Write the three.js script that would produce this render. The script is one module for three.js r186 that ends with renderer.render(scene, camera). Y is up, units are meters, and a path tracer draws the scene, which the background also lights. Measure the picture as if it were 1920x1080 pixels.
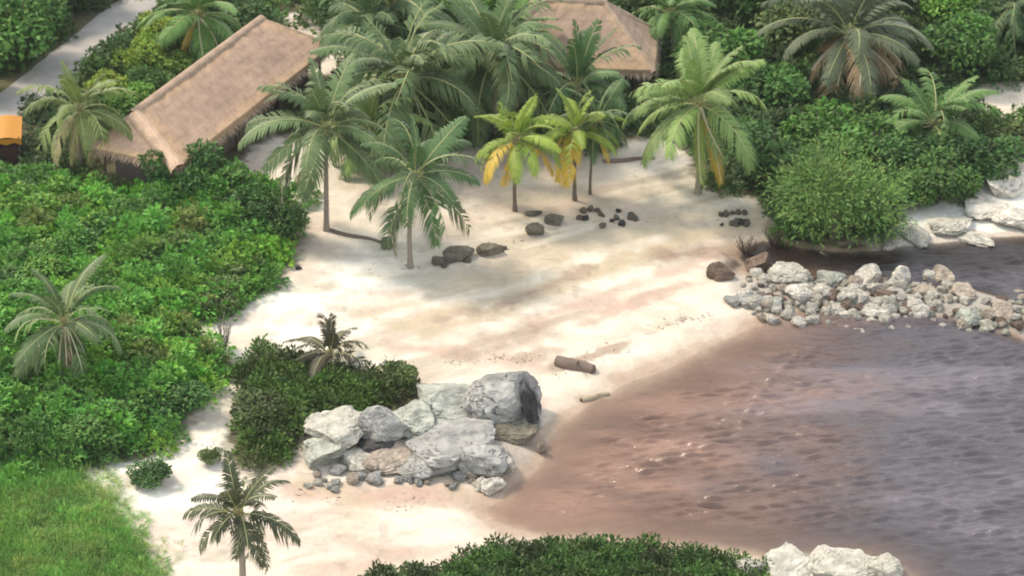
import * as THREE from 'three';
import { mergeGeometries, mergeVertices, toCreasedNormals } from 'three/addons/utils/BufferGeometryUtils.js';

// ------------------------------------------------------------------ camera, sky, sun, exposure
const PITCH = THREE.MathUtils.degToRad(28), HFOV = THREE.MathUtils.degToRad(22), CAM_H = 61;
const scene = new THREE.Scene();
const camera = new THREE.PerspectiveCamera(2 * THREE.MathUtils.radToDeg(Math.atan(Math.tan(HFOV / 2) * 9 / 16)), 16 / 9, 1, 6000);
camera.position.set(0, CAM_H, CAM_H / Math.tan(PITCH));
camera.rotation.set(-PITCH, 0, 0);
camera.focus = 60; camera.userData.fStop = 1.5;      // a slightly soft long lens
scene.add(camera);

const SKY_L = 1.22;
const sunDir = new THREE.Vector3(-0.536, 0.788, -0.302).normalize();
// a bright hazy tropical sky: pale blue overhead, milky towards the horizon, broken thin cloud, a wide glow round the sun
{
  const W = 1024, H = 512, d = new Float32Array(W * H * 4);
  for (let j = 0; j < H; j++) for (let i = 0; i < W; i++) {
    const el = ((j + 0.5) / H - 0.5) * Math.PI, az = ((i + 0.5) / W - 0.5) * 2 * Math.PI, x = Math.cos(el) * Math.cos(az), y = Math.sin(el), z = Math.cos(el) * Math.sin(az), u = Math.max(0, y);
    const k = Math.pow(1 - u, 2.2), q = 1 / (u + 0.25), cl = THREE.MathUtils.smoothstep(fbm(x * q * 2.2 + 9, z * q * 2.2 + 4, 5, 301), 0.46, 0.68), glow = Math.pow(Math.max(0, x * sunDir.x + y * sunDir.y + z * sunDir.z), 14), c = [0.335 + 0.28 * k, 0.385 + 0.245 * k, 0.475 + 0.155 * k];
    for (let n = 0; n < 3; n++) d[4 * (j * W + i) + n] = SKY_L * (y < 0 ? 0.30 : THREE.MathUtils.lerp(c[n], [0.80, 0.79, 0.76][n], 0.75 * cl) + glow * [0.75, 0.7, 0.6][n]);
    d[4 * (j * W + i) + 3] = 1;
  }
  const t = new THREE.DataTexture(d, W, H, THREE.RGBAFormat, THREE.FloatType); t.mapping = THREE.EquirectangularReflectionMapping; t.magFilter = t.minFilter = THREE.LinearFilter; t.needsUpdate = true;
  scene.background = t; scene.environment = t;
}
const sun = new THREE.DirectionalLight(0xffeed6, 2.0);
sun.name = 'sun';
sun.position.copy(sunDir).multiplyScalar(120);
sun.castShadow = true;
sun.shadow.mapSize.set(4096, 4096);
Object.assign(sun.shadow.camera, { left: -60, right: 60, top: 60, bottom: -60, near: 1, far: 300 });
sun.shadow.radius = 20;
scene.add(sun);
scene.fog = new THREE.FogExp2(0xdfe6e8, 0.00012);
const renderer = new THREE.WebGLRenderer({ antialias: true });
renderer.toneMapping = THREE.LinearToneMapping;
renderer.toneMappingExposure = 1.74;
renderer.shadowMap.enabled = true;

// ------------------------------------------------------------------ helpers
function rng(seed) {
  let a = seed >>> 0;
  return () => { a = (a + 0x6D2B79F5) | 0; let t = Math.imul(a ^ (a >>> 15), 1 | a); t = (t + Math.imul(t ^ (t >>> 7), 61 | t)) ^ t; return ((t ^ (t >>> 14)) >>> 0) / 4294967296; };
}
function lerp(a, b, t) { return a + (b - a) * t; }
function clamp(x, a = 0, b = 1) { return Math.min(b, Math.max(a, x)); }
function sstep(a, b, x) { const t = clamp((x - a) / (b - a)); return t * t * (3 - 2 * t); }
function h2(ix, iz, s) { let h = Math.imul(ix, 374761393) + Math.imul(iz, 668265263) + Math.imul(s, 1274126177); h = Math.imul(h ^ (h >>> 13), 1274126177); return ((h ^ (h >>> 16)) >>> 0) / 4294967296; }
function vnoise(x, z, s = 0) {
  const ix = Math.floor(x), iz = Math.floor(z), fx = x - ix, fz = z - iz, u = fx * fx * (3 - 2 * fx), v = fz * fz * (3 - 2 * fz);
  return lerp(lerp(h2(ix, iz, s), h2(ix + 1, iz, s), u), lerp(h2(ix, iz + 1, s), h2(ix + 1, iz + 1, s), u), v);
}
function fbm(x, z, o = 4, s = 0) { let a = 0, w = 0.5, t = 0; for (let i = 0; i < o; i++) { a += w * vnoise(x, z, s + i); t += w; x = x * 2.03 + 17.1; z = z * 2.03 - 9.7; w *= 0.5; } return a / t; }
function h3(x, y, z, s) { return h2(x + Math.imul(y, 7919), z, s); }
function vnoise3(x, y, z, s = 0) {
  const ix = Math.floor(x), iy = Math.floor(y), iz = Math.floor(z), fx = x - ix, fy = y - iy, fz = z - iz;
  const u = fx * fx * (3 - 2 * fx), v = fy * fy * (3 - 2 * fy), w = fz * fz * (3 - 2 * fz);
  const c = (a, b, d) => h3(ix + a, iy + b, iz + d, s);
  return lerp(lerp(lerp(c(0, 0, 0), c(1, 0, 0), u), lerp(c(0, 1, 0), c(1, 1, 0), u), v), lerp(lerp(c(0, 0, 1), c(1, 0, 1), u), lerp(c(0, 1, 1), c(1, 1, 1), u), v), w);
}
const F_PX = 960 / Math.tan(HFOV / 2), cP = Math.cos(PITCH), sP = Math.sin(PITCH);
// the point of the level y = h seen in the photograph at (px, py), measured on its 1920 x 1080 pixels
function onLevel(px, py, h = 0) {
  const x = (px - 960) / F_PX, y = (540 - py) / F_PX, dy = y * cP - sP, dz = -cP - y * sP, t = (h - CAM_H) / dy;
  return new THREE.Vector3(x * t, h, camera.position.z + dz * t);
}
// the point above (x, z plane) at depth z seen at (px, py)
function atDepth(px, py, z) {
  const x = (px - 960) / F_PX, y = (540 - py) / F_PX, dy = y * cP - sP, dz = -cP - y * sP, t = (z - camera.position.z) / dz;
  return new THREE.Vector3(x * t, CAM_H + dy * t, z);
}
const poly = (...p) => p.map(([a, b]) => { const v = onLevel(a, b); return [v.x, v.z]; });
function inPoly(P, x, z) { let c = false; for (let i = 0, j = P.length - 1; i < P.length; j = i++) { const [xi, zi] = P[i], [xj, zj] = P[j]; if ((zi > z) !== (zj > z) && x < (xj - xi) * (z - zi) / (zj - zi) + xi) c = !c; } return c; }
function lineDist(P, x, z, closed) {
  let m = 1e9;
  for (let i = closed ? 0 : 1, j = closed ? P.length - 1 : 0; i < P.length; j = i++) {
    const [ax, az] = P[j], [bx, bz] = P[i], dx = bx - ax, dz = bz - az, t = clamp(((x - ax) * dx + (z - az) * dz) / (dx * dx + dz * dz || 1));
    const ex = x - ax - dx * t, ez = z - az - dz * t, d = ex * ex + ez * ez; if (d < m) m = d;
  }
  return Math.sqrt(m);
}
const signed = (P, x, z) => (inPoly(P, x, z) ? -1 : 1) * lineDist(P, x, z, true);
function smooth(P, n = 5) { const c = new THREE.CatmullRomCurve3(P.map(([x, z]) => new THREE.Vector3(x, 0, z)), true, 'centripetal'); return c.getPoints(P.length * n).slice(0, -1).map(v => [v.x, v.z]); }

const used = {};
function numbered(name) { const n = used[name] = (used[name] ?? -1) + 1; return n ? name + '_' + String(n).padStart(3, '0') : name; }
function tag(o, label, category, group) { o.userData = { label, category }; if (group) o.userData.group = group; return o; }
function thing(name, label, category, pos, turn = 0, group) {
  const o = new THREE.Group(); o.name = numbered(name); o.position.copy(pos); o.rotation.y = turn; scene.add(o); return tag(o, label, category, group);
}
function part(name, geo, mat, parent) { const m = new THREE.Mesh(geo, mat); m.name = name; m.castShadow = m.receiveShadow = true; parent.add(m); return m; }
function struct(name, geo, mat) { const m = part(name, geo, mat, scene); m.name = numbered(name); m.userData = { kind: 'structure' }; return m; }
function stuff(name, geo, mat, label) { const m = part(name, geo, mat, scene); m.name = numbered(name); m.userData = { kind: 'stuff', label }; return m; }
class Tris {      // loose triangles with colours
  constructor() { this.p = []; this.c = []; this.i = []; }
  v(x, y, z, c) { this.p.push(x, y, z); this.c.push(c[0], c[1], c[2]); return this.p.length / 3 - 1; }
  t(a, b, c) { this.i.push(a, b, c); }
  geo() { const g = new THREE.BufferGeometry(); g.setAttribute('position', new THREE.Float32BufferAttribute(this.p, 3)); g.setAttribute('color', new THREE.Float32BufferAttribute(this.c, 3)); g.setIndex(this.i); g.computeVertexNormals(); return g; }
}
function dataTexture(w, h, fill, srgb) {
  const d = new Uint8Array(w * h * 4); fill(d);
  const t = new THREE.DataTexture(d, w, h, THREE.RGBAFormat); t.magFilter = THREE.LinearFilter; t.minFilter = THREE.LinearFilter;
  if (srgb) t.colorSpace = THREE.SRGBColorSpace;
  t.needsUpdate = true; return t;
}
const toS = c => 255 * (c <= 0.0031308 ? c * 12.92 : 1.055 * Math.pow(c, 1 / 2.4) - 0.055);
function tileNoise(n, cells, seed, oct = 5) {   // repeating grey noise
  const f = new Float32Array(n * n);
  for (let o = 0, w = 1, c = cells; o < oct; o++, w *= 0.55, c *= 2)
    for (let y = 0; y < n; y++) for (let x = 0; x < n; x++) {
      const u = x / n * c, v = y / n * c, ix = Math.floor(u), iy = Math.floor(v), fx = u - ix, fy = v - iy, a = fx * fx * (3 - 2 * fx), b = fy * fy * (3 - 2 * fy), k = (i, j) => h2((ix + i) % c, (iy + j) % c, seed + o);
      f[y * n + x] += w * lerp(lerp(k(0, 0), k(1, 0), a), lerp(k(0, 1), k(1, 1), a), b);
    }
  let lo = 1e9, hi = -1e9; for (const x of f) { if (x < lo) lo = x; if (x > hi) hi = x; }
  return f.map(x => (x - lo) / (hi - lo));
}
function greyTexture(n, cells, seed, lo = 0, hi = 1, srgb = false) {
  const f = tileNoise(n, cells, seed), t = dataTexture(n, n, d => { for (let i = 0; i < n * n; i++) { const k = 255 * lerp(lo, hi, f[i]); d[4 * i] = d[4 * i + 1] = d[4 * i + 2] = k; d[4 * i + 3] = 255; } }, srgb);
  t.wrapS = t.wrapT = THREE.RepeatWrapping; return t;
}

// ------------------------------------------------------------------ the ground: beach, bed of the lagoon, soil
const WATER = smooth(poly([1388, 478], [1430, 452], [1520, 468], [1640, 474], [1690, 466], [1760, 456], [1840, 446], [1930, 442], [2250, 425], [2600, 700], [2500, 1300], [1900, 1300], [1740, 1140], [1690, 1082], [1640, 1052], [1560, 1044], [1480, 1050], [1400, 1040], [1280, 1022], [1140, 1008], [1030, 1002], [965, 985], [930, 966], [950, 930], [985, 890], [1012, 852], [1040, 812], [1085, 774], [1150, 738], [1230, 702], [1310, 662], [1370, 632], [1440, 606], [1490, 588], [1500, 566], [1470, 548], [1430, 520], [1400, 500]), 4);
const JETTY = poly([1430, 545], [1560, 556], [1700, 560], [1800, 568], [1900, 598], [1990, 625]);
const SHALLOW = poly([1390, 800], [1430, 730], [1500, 662], [1600, 632]);
const OUTCROP = poly([590, 830], [720, 830], [850, 820], [930, 860]), BOULDER = poly([950, 775], [955, 776]);
function groundY(x, z) {
  if (x < -70 || x > 90 || z < -110 || z > 80) return 0.7;
  const d = signed(WATER, x, z);
  const e = d + (Math.abs(d) < 6 ? 1.1 * (fbm(x * 0.22 + 50, z * 0.22, 3, 55) - 0.5) + 0.35 * (fbm(x * 0.9, z * 0.9, 2, 56) - 0.5) : 0);
  let y = d < 0 || e < 0 ? Math.max(-1.5, Math.min(d, e) * 0.085 - 0.02) : 0.75 * (1 - Math.exp(-d / 9));
  if (x < 4 && x > -16) { const o = lineDist(OUTCROP, x, z); y += 0.42 * (1 - sstep(0.4, 2.4, o)); }
  if (x > 8) { const j = lineDist(JETTY, x, z); y = Math.max(y, 0.30 - 0.36 * Math.max(0, j - 0.7)); }
  y += (fbm(x * 0.35, z * 0.35, 3, 5) - 0.5) * 0.16 * sstep(-0.5, 3, d) + (fbm(x * 1.4, z * 1.4, 2, 9) - 0.5) * 0.05 * sstep(0, 2, d);
  return y;
}
function place(px, py) { let v = onLevel(px, py, 0.3); for (let i = 0; i < 5; i++) v = onLevel(px, py, groundY(v.x, v.z)); return v; }
const gpoly = (...p) => p.map(([a, b]) => { const v = place(a, b); return [v.x, v.z]; });

// what grows where (edges at the ground)
const Z_LEFT = smooth(gpoly([-90, 330], [120, 350], [260, 372], [400, 352], [500, 350], [556, 430], [545, 480], [490, 560], [430, 592], [352, 606], [382, 640], [425, 680], [382, 740], [352, 795], [325, 838], [285, 856], [200, 872], [-90, 885]), 4);
const Z_GRASS = smooth(gpoly([-90, 845], [120, 856], [196, 878], [248, 938], [285, 1000], [318, 1045], [310, 1150], [-90, 1150]), 4);
const Z_MAT = smooth(gpoly([440, 700], [470, 668], [560, 672], [680, 700], [770, 722], [800, 745], [750, 768], [660, 780], [585, 800], [560, 850], [470, 880], [432, 850], [440, 780]), 4);
const Z_BANK = smooth(gpoly([720, 1095], [830, 1070], [900, 1040], [1000, 1028], [1150, 1034], [1300, 1040], [1410, 1062], [1440, 1110], [1500, 1200], [1100, 1300], [700, 1200]), 4);
const Z_BACK = smooth(gpoly([-200, 330], [-90, 330], [120, 350], [330, 350], [440, 310], [520, 255], [640, 262], [760, 285], [880, 270], [1000, 262], [1120, 285], [1200, 258], [1270, 262], [1330, 352], [1430, 372], [1470, 455], [1560, 462], [1650, 440], [1690, 385], [1800, 362], [1860, 318], [1920, 290], [2200, 260], [2400, -50], [2300, -420], [-400, -420], [-300, 0]), 4);
const CLEAR = [gpoly([492, 22], [585, 26], [670, 80], [650, 130], [590, 145], [530, 115]), gpoly([1790, 160], [2000, 150], [2000, 235], [1900, 240], [1820, 222]), gpoly([1650, -10], [1790, -12], [1780, 14], [1660, 12])];
const ROAD = gpoly([-60, 250], [40, 185], [150, 100], [262, 10], [360, -70], [520, -190]);
const LIME = smooth(gpoly([1655, 470], [1700, 440], [1700, 395], [1800, 372], [1870, 320], [1920, 290], [2200, 240], [2250, 425], [1920, 440], [1800, 455]), 4);
const LIME2 = gpoly([1330, 1085], [1400, 1050], [1480, 1046], [1560, 1040], [1640, 1048], [1700, 1090], [1760, 1150], [1300, 1150]);
const stroke = (w, k, col, ...p) => ({ P: gpoly(...p), w, k: Math.min(1.05, k * 1.4), col });
const OLIVE = [0.49, 0.405, 0.285], PINK = [0.47, 0.33, 0.255], GREYB = [0.38, 0.29, 0.22], WET = [0.27, 0.185, 0.135];
const STROKES = [
  stroke(0.75, 0.75, OLIVE, [740, 612], [880, 578], [1000, 542], [1160, 500], [1290, 445], [1420, 420]),
  stroke(0.55, 0.7, OLIVE, [800, 625], [930, 585], [1090, 522], [1180, 480]),
  stroke(0.8, 0.7, GREYB, [900, 640], [960, 632], [1015, 612]),
  stroke(1.0, 0.4, OLIVE, [900, 520], [1100, 458], [1280, 420]),
  stroke(0.7, 0.55, PINK, [740, 650], [880, 660], [1010, 690]),
  stroke(0.4, 0.6, GREYB, [970, 672], [1010, 660], [1040, 655]),
  stroke(0.8, 0.7, WET, [1240, 482], [1330, 472], [1400, 470]),
  stroke(0.5, 0.5, PINK, [1000, 600], [1120, 560], [1260, 510], [1340, 480]),
  stroke(0.55, 0.5, OLIVE, [1220, 410], [1330, 400], [1430, 395]),
  stroke(0.25, 0.75, GREYB, [1040, 690], [1120, 662], [1200, 632], [1280, 600]),
  stroke(0.9, 0.75, PINK, [560, 920], [700, 930], [850, 930], [960, 962]),
  stroke(0.8, 0.55, OLIVE, [570, 905], [640, 925], [660, 960]),
  stroke(0.5, 0.45, PINK, [640, 1010], [700, 1030], [760, 1038]),
  stroke(0.5, 0.4, PINK, [560, 1075], [640, 1065], [700, 1060]),
  stroke(0.7, 0.6, WET, [1060, 800], [1020, 850], [990, 900]),
  stroke(0.5, 0.6, OLIVE, [690, 590], [800, 560], [930, 515], [1060, 480]),
  stroke(0.35, 0.7, GREYB, [830, 600], [920, 575], [1020, 540], [1100, 505]),
  stroke(0.4, 0.6, PINK, [1090, 610], [1190, 570], [1290, 530]),
  stroke(0.6, 0.6, GREYB, [860, 668], [930, 655], [1000, 640]),
  stroke(0.5, 0.5, OLIVE, [860, 920], [900, 950], [960, 985]),
];
// a sheet whose cells are fine inside and widen outwards to the horizon
function axis(lo, hi, step, far) { const a = []; for (let x = lo; x <= hi + 1e-6; x += step) a.push(x); let s = step; let x = lo; while (x > -far) { s *= 1.35; x -= s; a.unshift(x); } s = step; x = hi; while (x < far) { s *= 1.35; x += s; a.push(x); } return a; }
function sheet(xs, zs, height, uv) {
  const nx = xs.length, nz = zs.length, p = new Float32Array(nx * nz * 3), t = new Float32Array(nx * nz * 2), idx = [];
  for (let j = 0, k = 0; j < nz; j++) for (let i = 0; i < nx; i++, k++) {
    p[3 * k] = xs[i]; p[3 * k + 1] = height(xs[i], zs[j]); p[3 * k + 2] = zs[j];
    const [u, v] = uv(xs[i], zs[j]); t[2 * k] = u; t[2 * k + 1] = v;
    if (i < nx - 1 && j < nz - 1) idx.push(k, k + nx, k + 1, k + 1, k + nx, k + nx + 1);
  }
  const g = new THREE.BufferGeometry(); g.setAttribute('position', new THREE.BufferAttribute(p, 3)); g.setAttribute('uv', new THREE.BufferAttribute(t, 2)); g.setIndex(idx); g.computeVertexNormals(); return g;
}
const GX0 = -40, GX1 = 40, GZ0 = -62, GZ1 = 38, TN = 2048;
{
  // distance fields on a coarse grid, looked up smoothly
  const N = 400, field = fn => { const a = new Float32Array((N + 1) * (N + 1)); for (let j = 0; j <= N; j++) for (let i = 0; i <= N; i++) a[j * (N + 1) + i] = fn(lerp(GX0, GX1, i / N), lerp(GZ0, GZ1, j / N)); return (x, z) => { const u = clamp((x - GX0) / (GX1 - GX0)) * N, v = clamp((z - GZ0) / (GZ1 - GZ0)) * N, i = Math.min(N - 1, u | 0), j = Math.min(N - 1, v | 0), f = u - i, g = v - j, k = j * (N + 1) + i; return lerp(lerp(a[k], a[k + 1], f), lerp(a[k + N + 1], a[k + N + 2], f), g); }; };
  const dW = field((x, z) => signed(WATER, x, z)), zones = [Z_LEFT, Z_MAT, Z_BANK, Z_BACK].map(P => field((x, z) => signed(P, x, z)));
  const dG = field((x, z) => signed(Z_GRASS, x, z)), dR = field((x, z) => lineDist(ROAD, x, z)), dL = field((x, z) => signed(LIME, x, z)), dL2 = field((x, z) => signed(LIME2, x, z)), clears = CLEAR.map(P => field((x, z) => signed(P, x, z)));
  const strokes = STROKES.map(s => ({ ...s, d: field((x, z) => lineDist(s.P, x, z)) })), dO = field((x, z) => Math.min(lineDist(OUTCROP, x, z), lineDist(BOULDER, x, z)));
  const INLET_DARK = gpoly([1378, 496], [1420, 470], [1480, 462], [1600, 468]), dJ = field((x, z) => lineDist(JETTY, x, z)), dM = field((x, z) => lineDist(INLET_DARK, x, z)), B1 = gpoly([520, 560], [640, 540], [600, 620]), B2 = gpoly([230, 890], [330, 940], [380, 980], [440, 880]), dB = field((x, z) => lineDist(B1, x, z)), dB2 = field((x, z) => lineDist(B2, x, z) * 1.6);
  const map = dataTexture(TN, TN, d => {
    const c = [0, 0, 0], mix = (col, k) => { for (let i = 0; i < 3; i++) c[i] += (col[i] - c[i]) * k; };
    for (let j = 0; j < TN; j++) for (let i = 0; i < TN; i++) {
      const x = lerp(GX0, GX1, (i + 0.5) / TN), z = lerp(GZ0, GZ1, (j + 0.5) / TN);
      const n1 = fbm(x * 0.28, z * 0.5, 4, 21), n2 = fbm(x * 2.2, z * 2.6, 3, 41), n3 = vnoise(x * 9, z * 9, 71), wob = (fbm(x * 0.8, z * 0.8, 3, 3) - 0.5) * 2;
      const w = dW(x, z);
      c[0] = 0.70; c[1] = 0.625; c[2] = 0.515; mix([0.84, 0.81, 0.71], 0.95 * (1 - sstep(1.5, 6.5, Math.min(dB(x, z), dB2(x, z)) + wob)));
      { const al = (x * 0.85 - z * 0.53), ac = (x * 0.53 + z * 0.85), q = fbm(al * 0.10 + 3, ac * 0.85, 4, 131); mix([0.43, 0.36, 0.265], 0.75 * sstep(0.5, 0.74, q) * sstep(1.5, 4, w) * (1 - sstep(11, 16, w))); }
      mix([0.57, 0.455, 0.375], 0.75 * sstep(0.42, 0.72, n1)); mix([0.50, 0.455, 0.35], 0.6 * sstep(0.5, 0.75, fbm(x * 0.5 + 40, z * 0.9, 3, 11)));
      for (const s of strokes) { const e = s.d(x, z) + wob * 0.5 + (n2 - 0.5) * 0.5; if (e < s.w * 1.7) mix(s.col, s.k * (1 - sstep(0, s.w * 1.7, e)) * (0.65 + 0.5 * n2)); }
      const lw = w + wob * 0.9 + (n1 - 0.5) * 1.2; mix([0.42, 0.335, 0.26], 0.75 * (1 - sstep(0.3, 2.2, lw))); mix([0.28, 0.19, 0.135], 0.85 * (1 - sstep(-0.6, 0.7, lw)));
      mix([0.17, 0.105, 0.07], 0.8 * (1 - sstep(-3.5, -0.6, w)));
      mix([0.36, 0.31, 0.27], 0.6 * (1 - sstep(0.9, 2.4, dO(x, z) + wob * 0.6)) * 1.3);
      if (dJ(x, z) < 3) mix([0.40, 0.37, 0.32], 0.85 * (1 - sstep(1.0, 2.2, dJ(x, z) + wob * 0.5)));
      mix([0.045, 0.03, 0.022], 0.9 * (1 - sstep(0.3, 1.3, dM(x, z) + wob * 0.5)));  // near-black band along the inlet bank
      mix([0.68, 0.67, 0.60], 1 - sstep(-0.4, 0.5, Math.min(dL(x, z), dL2(x, z)) + wob * 0.4));
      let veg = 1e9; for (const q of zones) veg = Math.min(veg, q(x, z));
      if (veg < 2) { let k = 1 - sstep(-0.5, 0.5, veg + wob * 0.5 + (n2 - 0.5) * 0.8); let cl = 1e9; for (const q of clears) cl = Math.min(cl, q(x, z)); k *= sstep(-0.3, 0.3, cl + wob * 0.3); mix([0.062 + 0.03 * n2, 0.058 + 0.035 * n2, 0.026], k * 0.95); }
      const gr = dG(x, z); if (gr < 3) mix([0.15, 0.19 + 0.05 * n2, 0.06], 0.9 * (1 - sstep(-1.6, 0.6, gr + wob * 1.1 + (n2 - 0.5) * 2)));
      mix([0.40, 0.295, 0.215], 0.55 * (1 - sstep(0.55, 0.75, lw)) * sstep(-0.8, 0.2, lw));
      const ft = vnoise(x * 2.6, z * 2.9, 72), g = 0.88 + 0.16 * n2 + 0.08 * n3 - 0.13 * sstep(0.72, 0.84, ft) * sstep(0.35, 0.6, vnoise(x * 0.25, z * 0.25, 73)), k = 4 * (j * TN + i);
      d[k] = toS(c[0] * g); d[k + 1] = toS(c[1] * g); d[k + 2] = toS(c[2] * g); d[k + 3] = 255;
    }
  }, true);
  const bump = greyTexture(512, 8, 77); bump.repeat.set(14, 17);
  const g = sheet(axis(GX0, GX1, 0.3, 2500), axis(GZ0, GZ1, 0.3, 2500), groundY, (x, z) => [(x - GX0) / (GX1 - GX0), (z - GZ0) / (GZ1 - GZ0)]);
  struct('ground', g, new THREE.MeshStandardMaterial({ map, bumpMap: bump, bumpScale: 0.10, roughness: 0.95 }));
}
// ------------------------------------------------------------------ the tannin-brown lagoon
{
  const WX0 = -4, WX1 = 36, WZ0 = -16, WZ1 = 30, N = 512;
  const map = dataTexture(N, N, d => {
    for (let j = 0; j < N; j++) for (let i = 0; i < N; i++) {
      const x = lerp(WX0, WX1, (i + 0.5) / N), z = lerp(WZ0, WZ1, (j + 0.5) / N), depth = Math.max(0, -groundY(x, z));
      const a = 1 - Math.exp(-depth / (z < -0.5 ? 0.05 : 0.15)), n = fbm(x * 0.35, z * 0.6, 4, 91), deep = sstep(8, 21, x + 0.15 * z + (n - 0.5) * 9);
      const chan = 1 - sstep(-3.0, -0.6, z + (n - 0.5) - 0.12 * Math.max(0, x - 20));  // near-black channel: deep tannin, plus dark tree reflections put into the colour
      let c = [lerp(0.215, 0.098, deep), lerp(0.126, 0.087, deep), lerp(0.088, 0.098, deep)];
      const pt = fbm(x * 0.16 + 20, z * 0.45, 4, 95); c = c.map((v, q) => lerp(v * (0.82 + 0.4 * n) * (0.86 + 0.62 * sstep(0.42, 0.72, pt)), [0.022, 0.013, 0.010][q], 0.95 * chan));
      const k = 4 * (j * N + i); d[k] = toS(c[0]); d[k + 1] = toS(c[1]); d[k + 2] = toS(c[2]); d[k + 3] = 255 * clamp(a);
    }
  }, true);
  const R = rng(4), waves = [];
  for (let i = 0; i < 64; i++) { const big = i < 40, l = big ? 0.30 * Math.pow(2.3, R()) : 0.7 * Math.pow(2.2, R()), a = (R() - 0.5) * (big ? 0.85 : 1.1) + Math.PI / 2 + 0.06; waves.push([Math.cos(a) * 2 * Math.PI / l, Math.sin(a) * 2 * Math.PI / l, R() * 6.28, l * (big ? 0.0165 : 0.007) * (0.6 + 0.8 * R())]); }
  const xs = axis(WX0, 31, 0.10, 400).filter(x => x > -6), zs = axis(-9, 28, 0.052, 400);
  const height = (x, z) => {
    if (x > WX1 + 2 || z < WZ0 - 2 || z > WZ1 + 2) return 0;
    if (x > 33 || z < -11 || z > 30) return 0;
    const ds = lineDist(SHALLOW, x, z), calm = 0.3 + 1.2 * fbm(x * 0.25, z * 0.6, 3, 15), wx = x + 0.5 * fbm(x * 0.5, z * 0.5, 2, 16), wz = z + 0.35 * fbm(x * 0.4, z * 0.8, 2, 17);
    let y = 0; for (const [kx, kz, p, a] of waves) { const f = kx * wx + kz * wz + p; y += a * Math.sin(f + 0.45 * Math.sin(f + 0.6)); }
    const near = sstep(0.0, 0.35, -groundY(x, z)), chan = sstep(-7, -2, z);
    return y * calm * lerp(0.12, 1, near) * lerp(0.25, 1, chan) + 0.05 * Math.exp(-(ds * ds) / 0.03) - 0.02 * Math.exp(-((ds - 0.4) ** 2) / 0.08);
  };
  const g = sheet(xs, zs, height, (x, z) => [(x - WX0) / (WX1 - WX0), (z - WZ0) / (WZ1 - WZ0)]);
  const bump = greyTexture(512, 16, 33); bump.repeat.set(14, 26);
  const w = struct('water', g, new THREE.MeshPhysicalMaterial({ map, transparent: true, roughness: 0.2, ior: 1.6, bumpMap: bump, bumpScale: 0.02 }));
  w.castShadow = false;
}
// the pale track that passes behind the hut
{
  const c = new THREE.CatmullRomCurve3(ROAD.map(([x, z]) => new THREE.Vector3(x, 0, z))), n = 120, half = 1.55, P = [], U = [], I = [];
  for (let i = 0; i <= n; i++) { const a = c.getPoint(i / n), t = c.getTangent(i / n), sx = -t.z, sz = t.x; for (let k = 0; k < 5; k++) { const o = (k / 2 - 1) * half * (1 + 0.12 * (fbm(i * 0.3, k, 2, 6) - 0.5)), x = a.x + sx * o, z = a.z + sz * o; P.push(x, groundY(x, z) + 0.05, z); U.push(x / 6, z / 6); if (i < n && k < 4) { const q = i * 5 + k; I.push(q, q + 1, q + 5, q + 1, q + 6, q + 5); } } }
  const g = new THREE.BufferGeometry(); g.setAttribute('position', new THREE.Float32BufferAttribute(P, 3)); g.setAttribute('uv', new THREE.Float32BufferAttribute(U, 2)); g.setIndex(I); g.computeVertexNormals();
  struct('road', g, new THREE.MeshStandardMaterial({ color: new THREE.Color().setRGB(0.40, 0.37, 0.34), map: greyTexture(256, 8, 12, 0.72, 1), roughness: 0.9, side: THREE.DoubleSide }));
}

// ------------------------------------------------------------------ foliage
const GAIN = 1.6;
const leafMat = (r = 0.62) => new THREE.MeshPhysicalMaterial({ vertexColors: true, roughness: r, transmission: 0.32, thickness: 0, side: THREE.DoubleSide, specularIntensity: 0.6 });
const LEAF = leafMat(), col = (...c) => new THREE.Color().setRGB(...c);
const tint = new Map();
function leafTint(r, g, b) { const k = [r, g, b].map(v => v.toFixed(3)).join(); if (!tint.has(k)) { const m = leafMat(); m.color = col(r * GAIN, g * GAIN, b * GAIN); tint.set(k, m); } return tint.get(k); }
const WHITE = [1, 1, 1];
function addLeaf(T, R, p, dir, up, L, W, c) {         // a folded diamond
  const side = new THREE.Vector3().crossVectors(dir, up).normalize(), n = new THREE.Vector3().crossVectors(side, dir).normalize();
  const a = T.v(p.x, p.y, p.z, c), tip = p.clone().addScaledVector(dir, L).addScaledVector(n, -0.12 * L), b = T.v(tip.x, tip.y, tip.z, c);
  const m = p.clone().addScaledVector(dir, 0.5 * L), l = m.clone().addScaledVector(side, W).addScaledVector(n, 0.22 * W), r = m.clone().addScaledVector(side, -W).addScaledVector(n, 0.22 * W);
  const i = T.v(l.x, l.y, l.z, c), j = T.v(r.x, r.y, r.z, c); T.t(a, b, i); T.t(a, j, b);
}
const rv = R => { const u = 2 * R() - 1, a = 6.2832 * R(), s = Math.sqrt(1 - u * u); return new THREE.Vector3(s * Math.cos(a), u, s * Math.sin(a)); };
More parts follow.
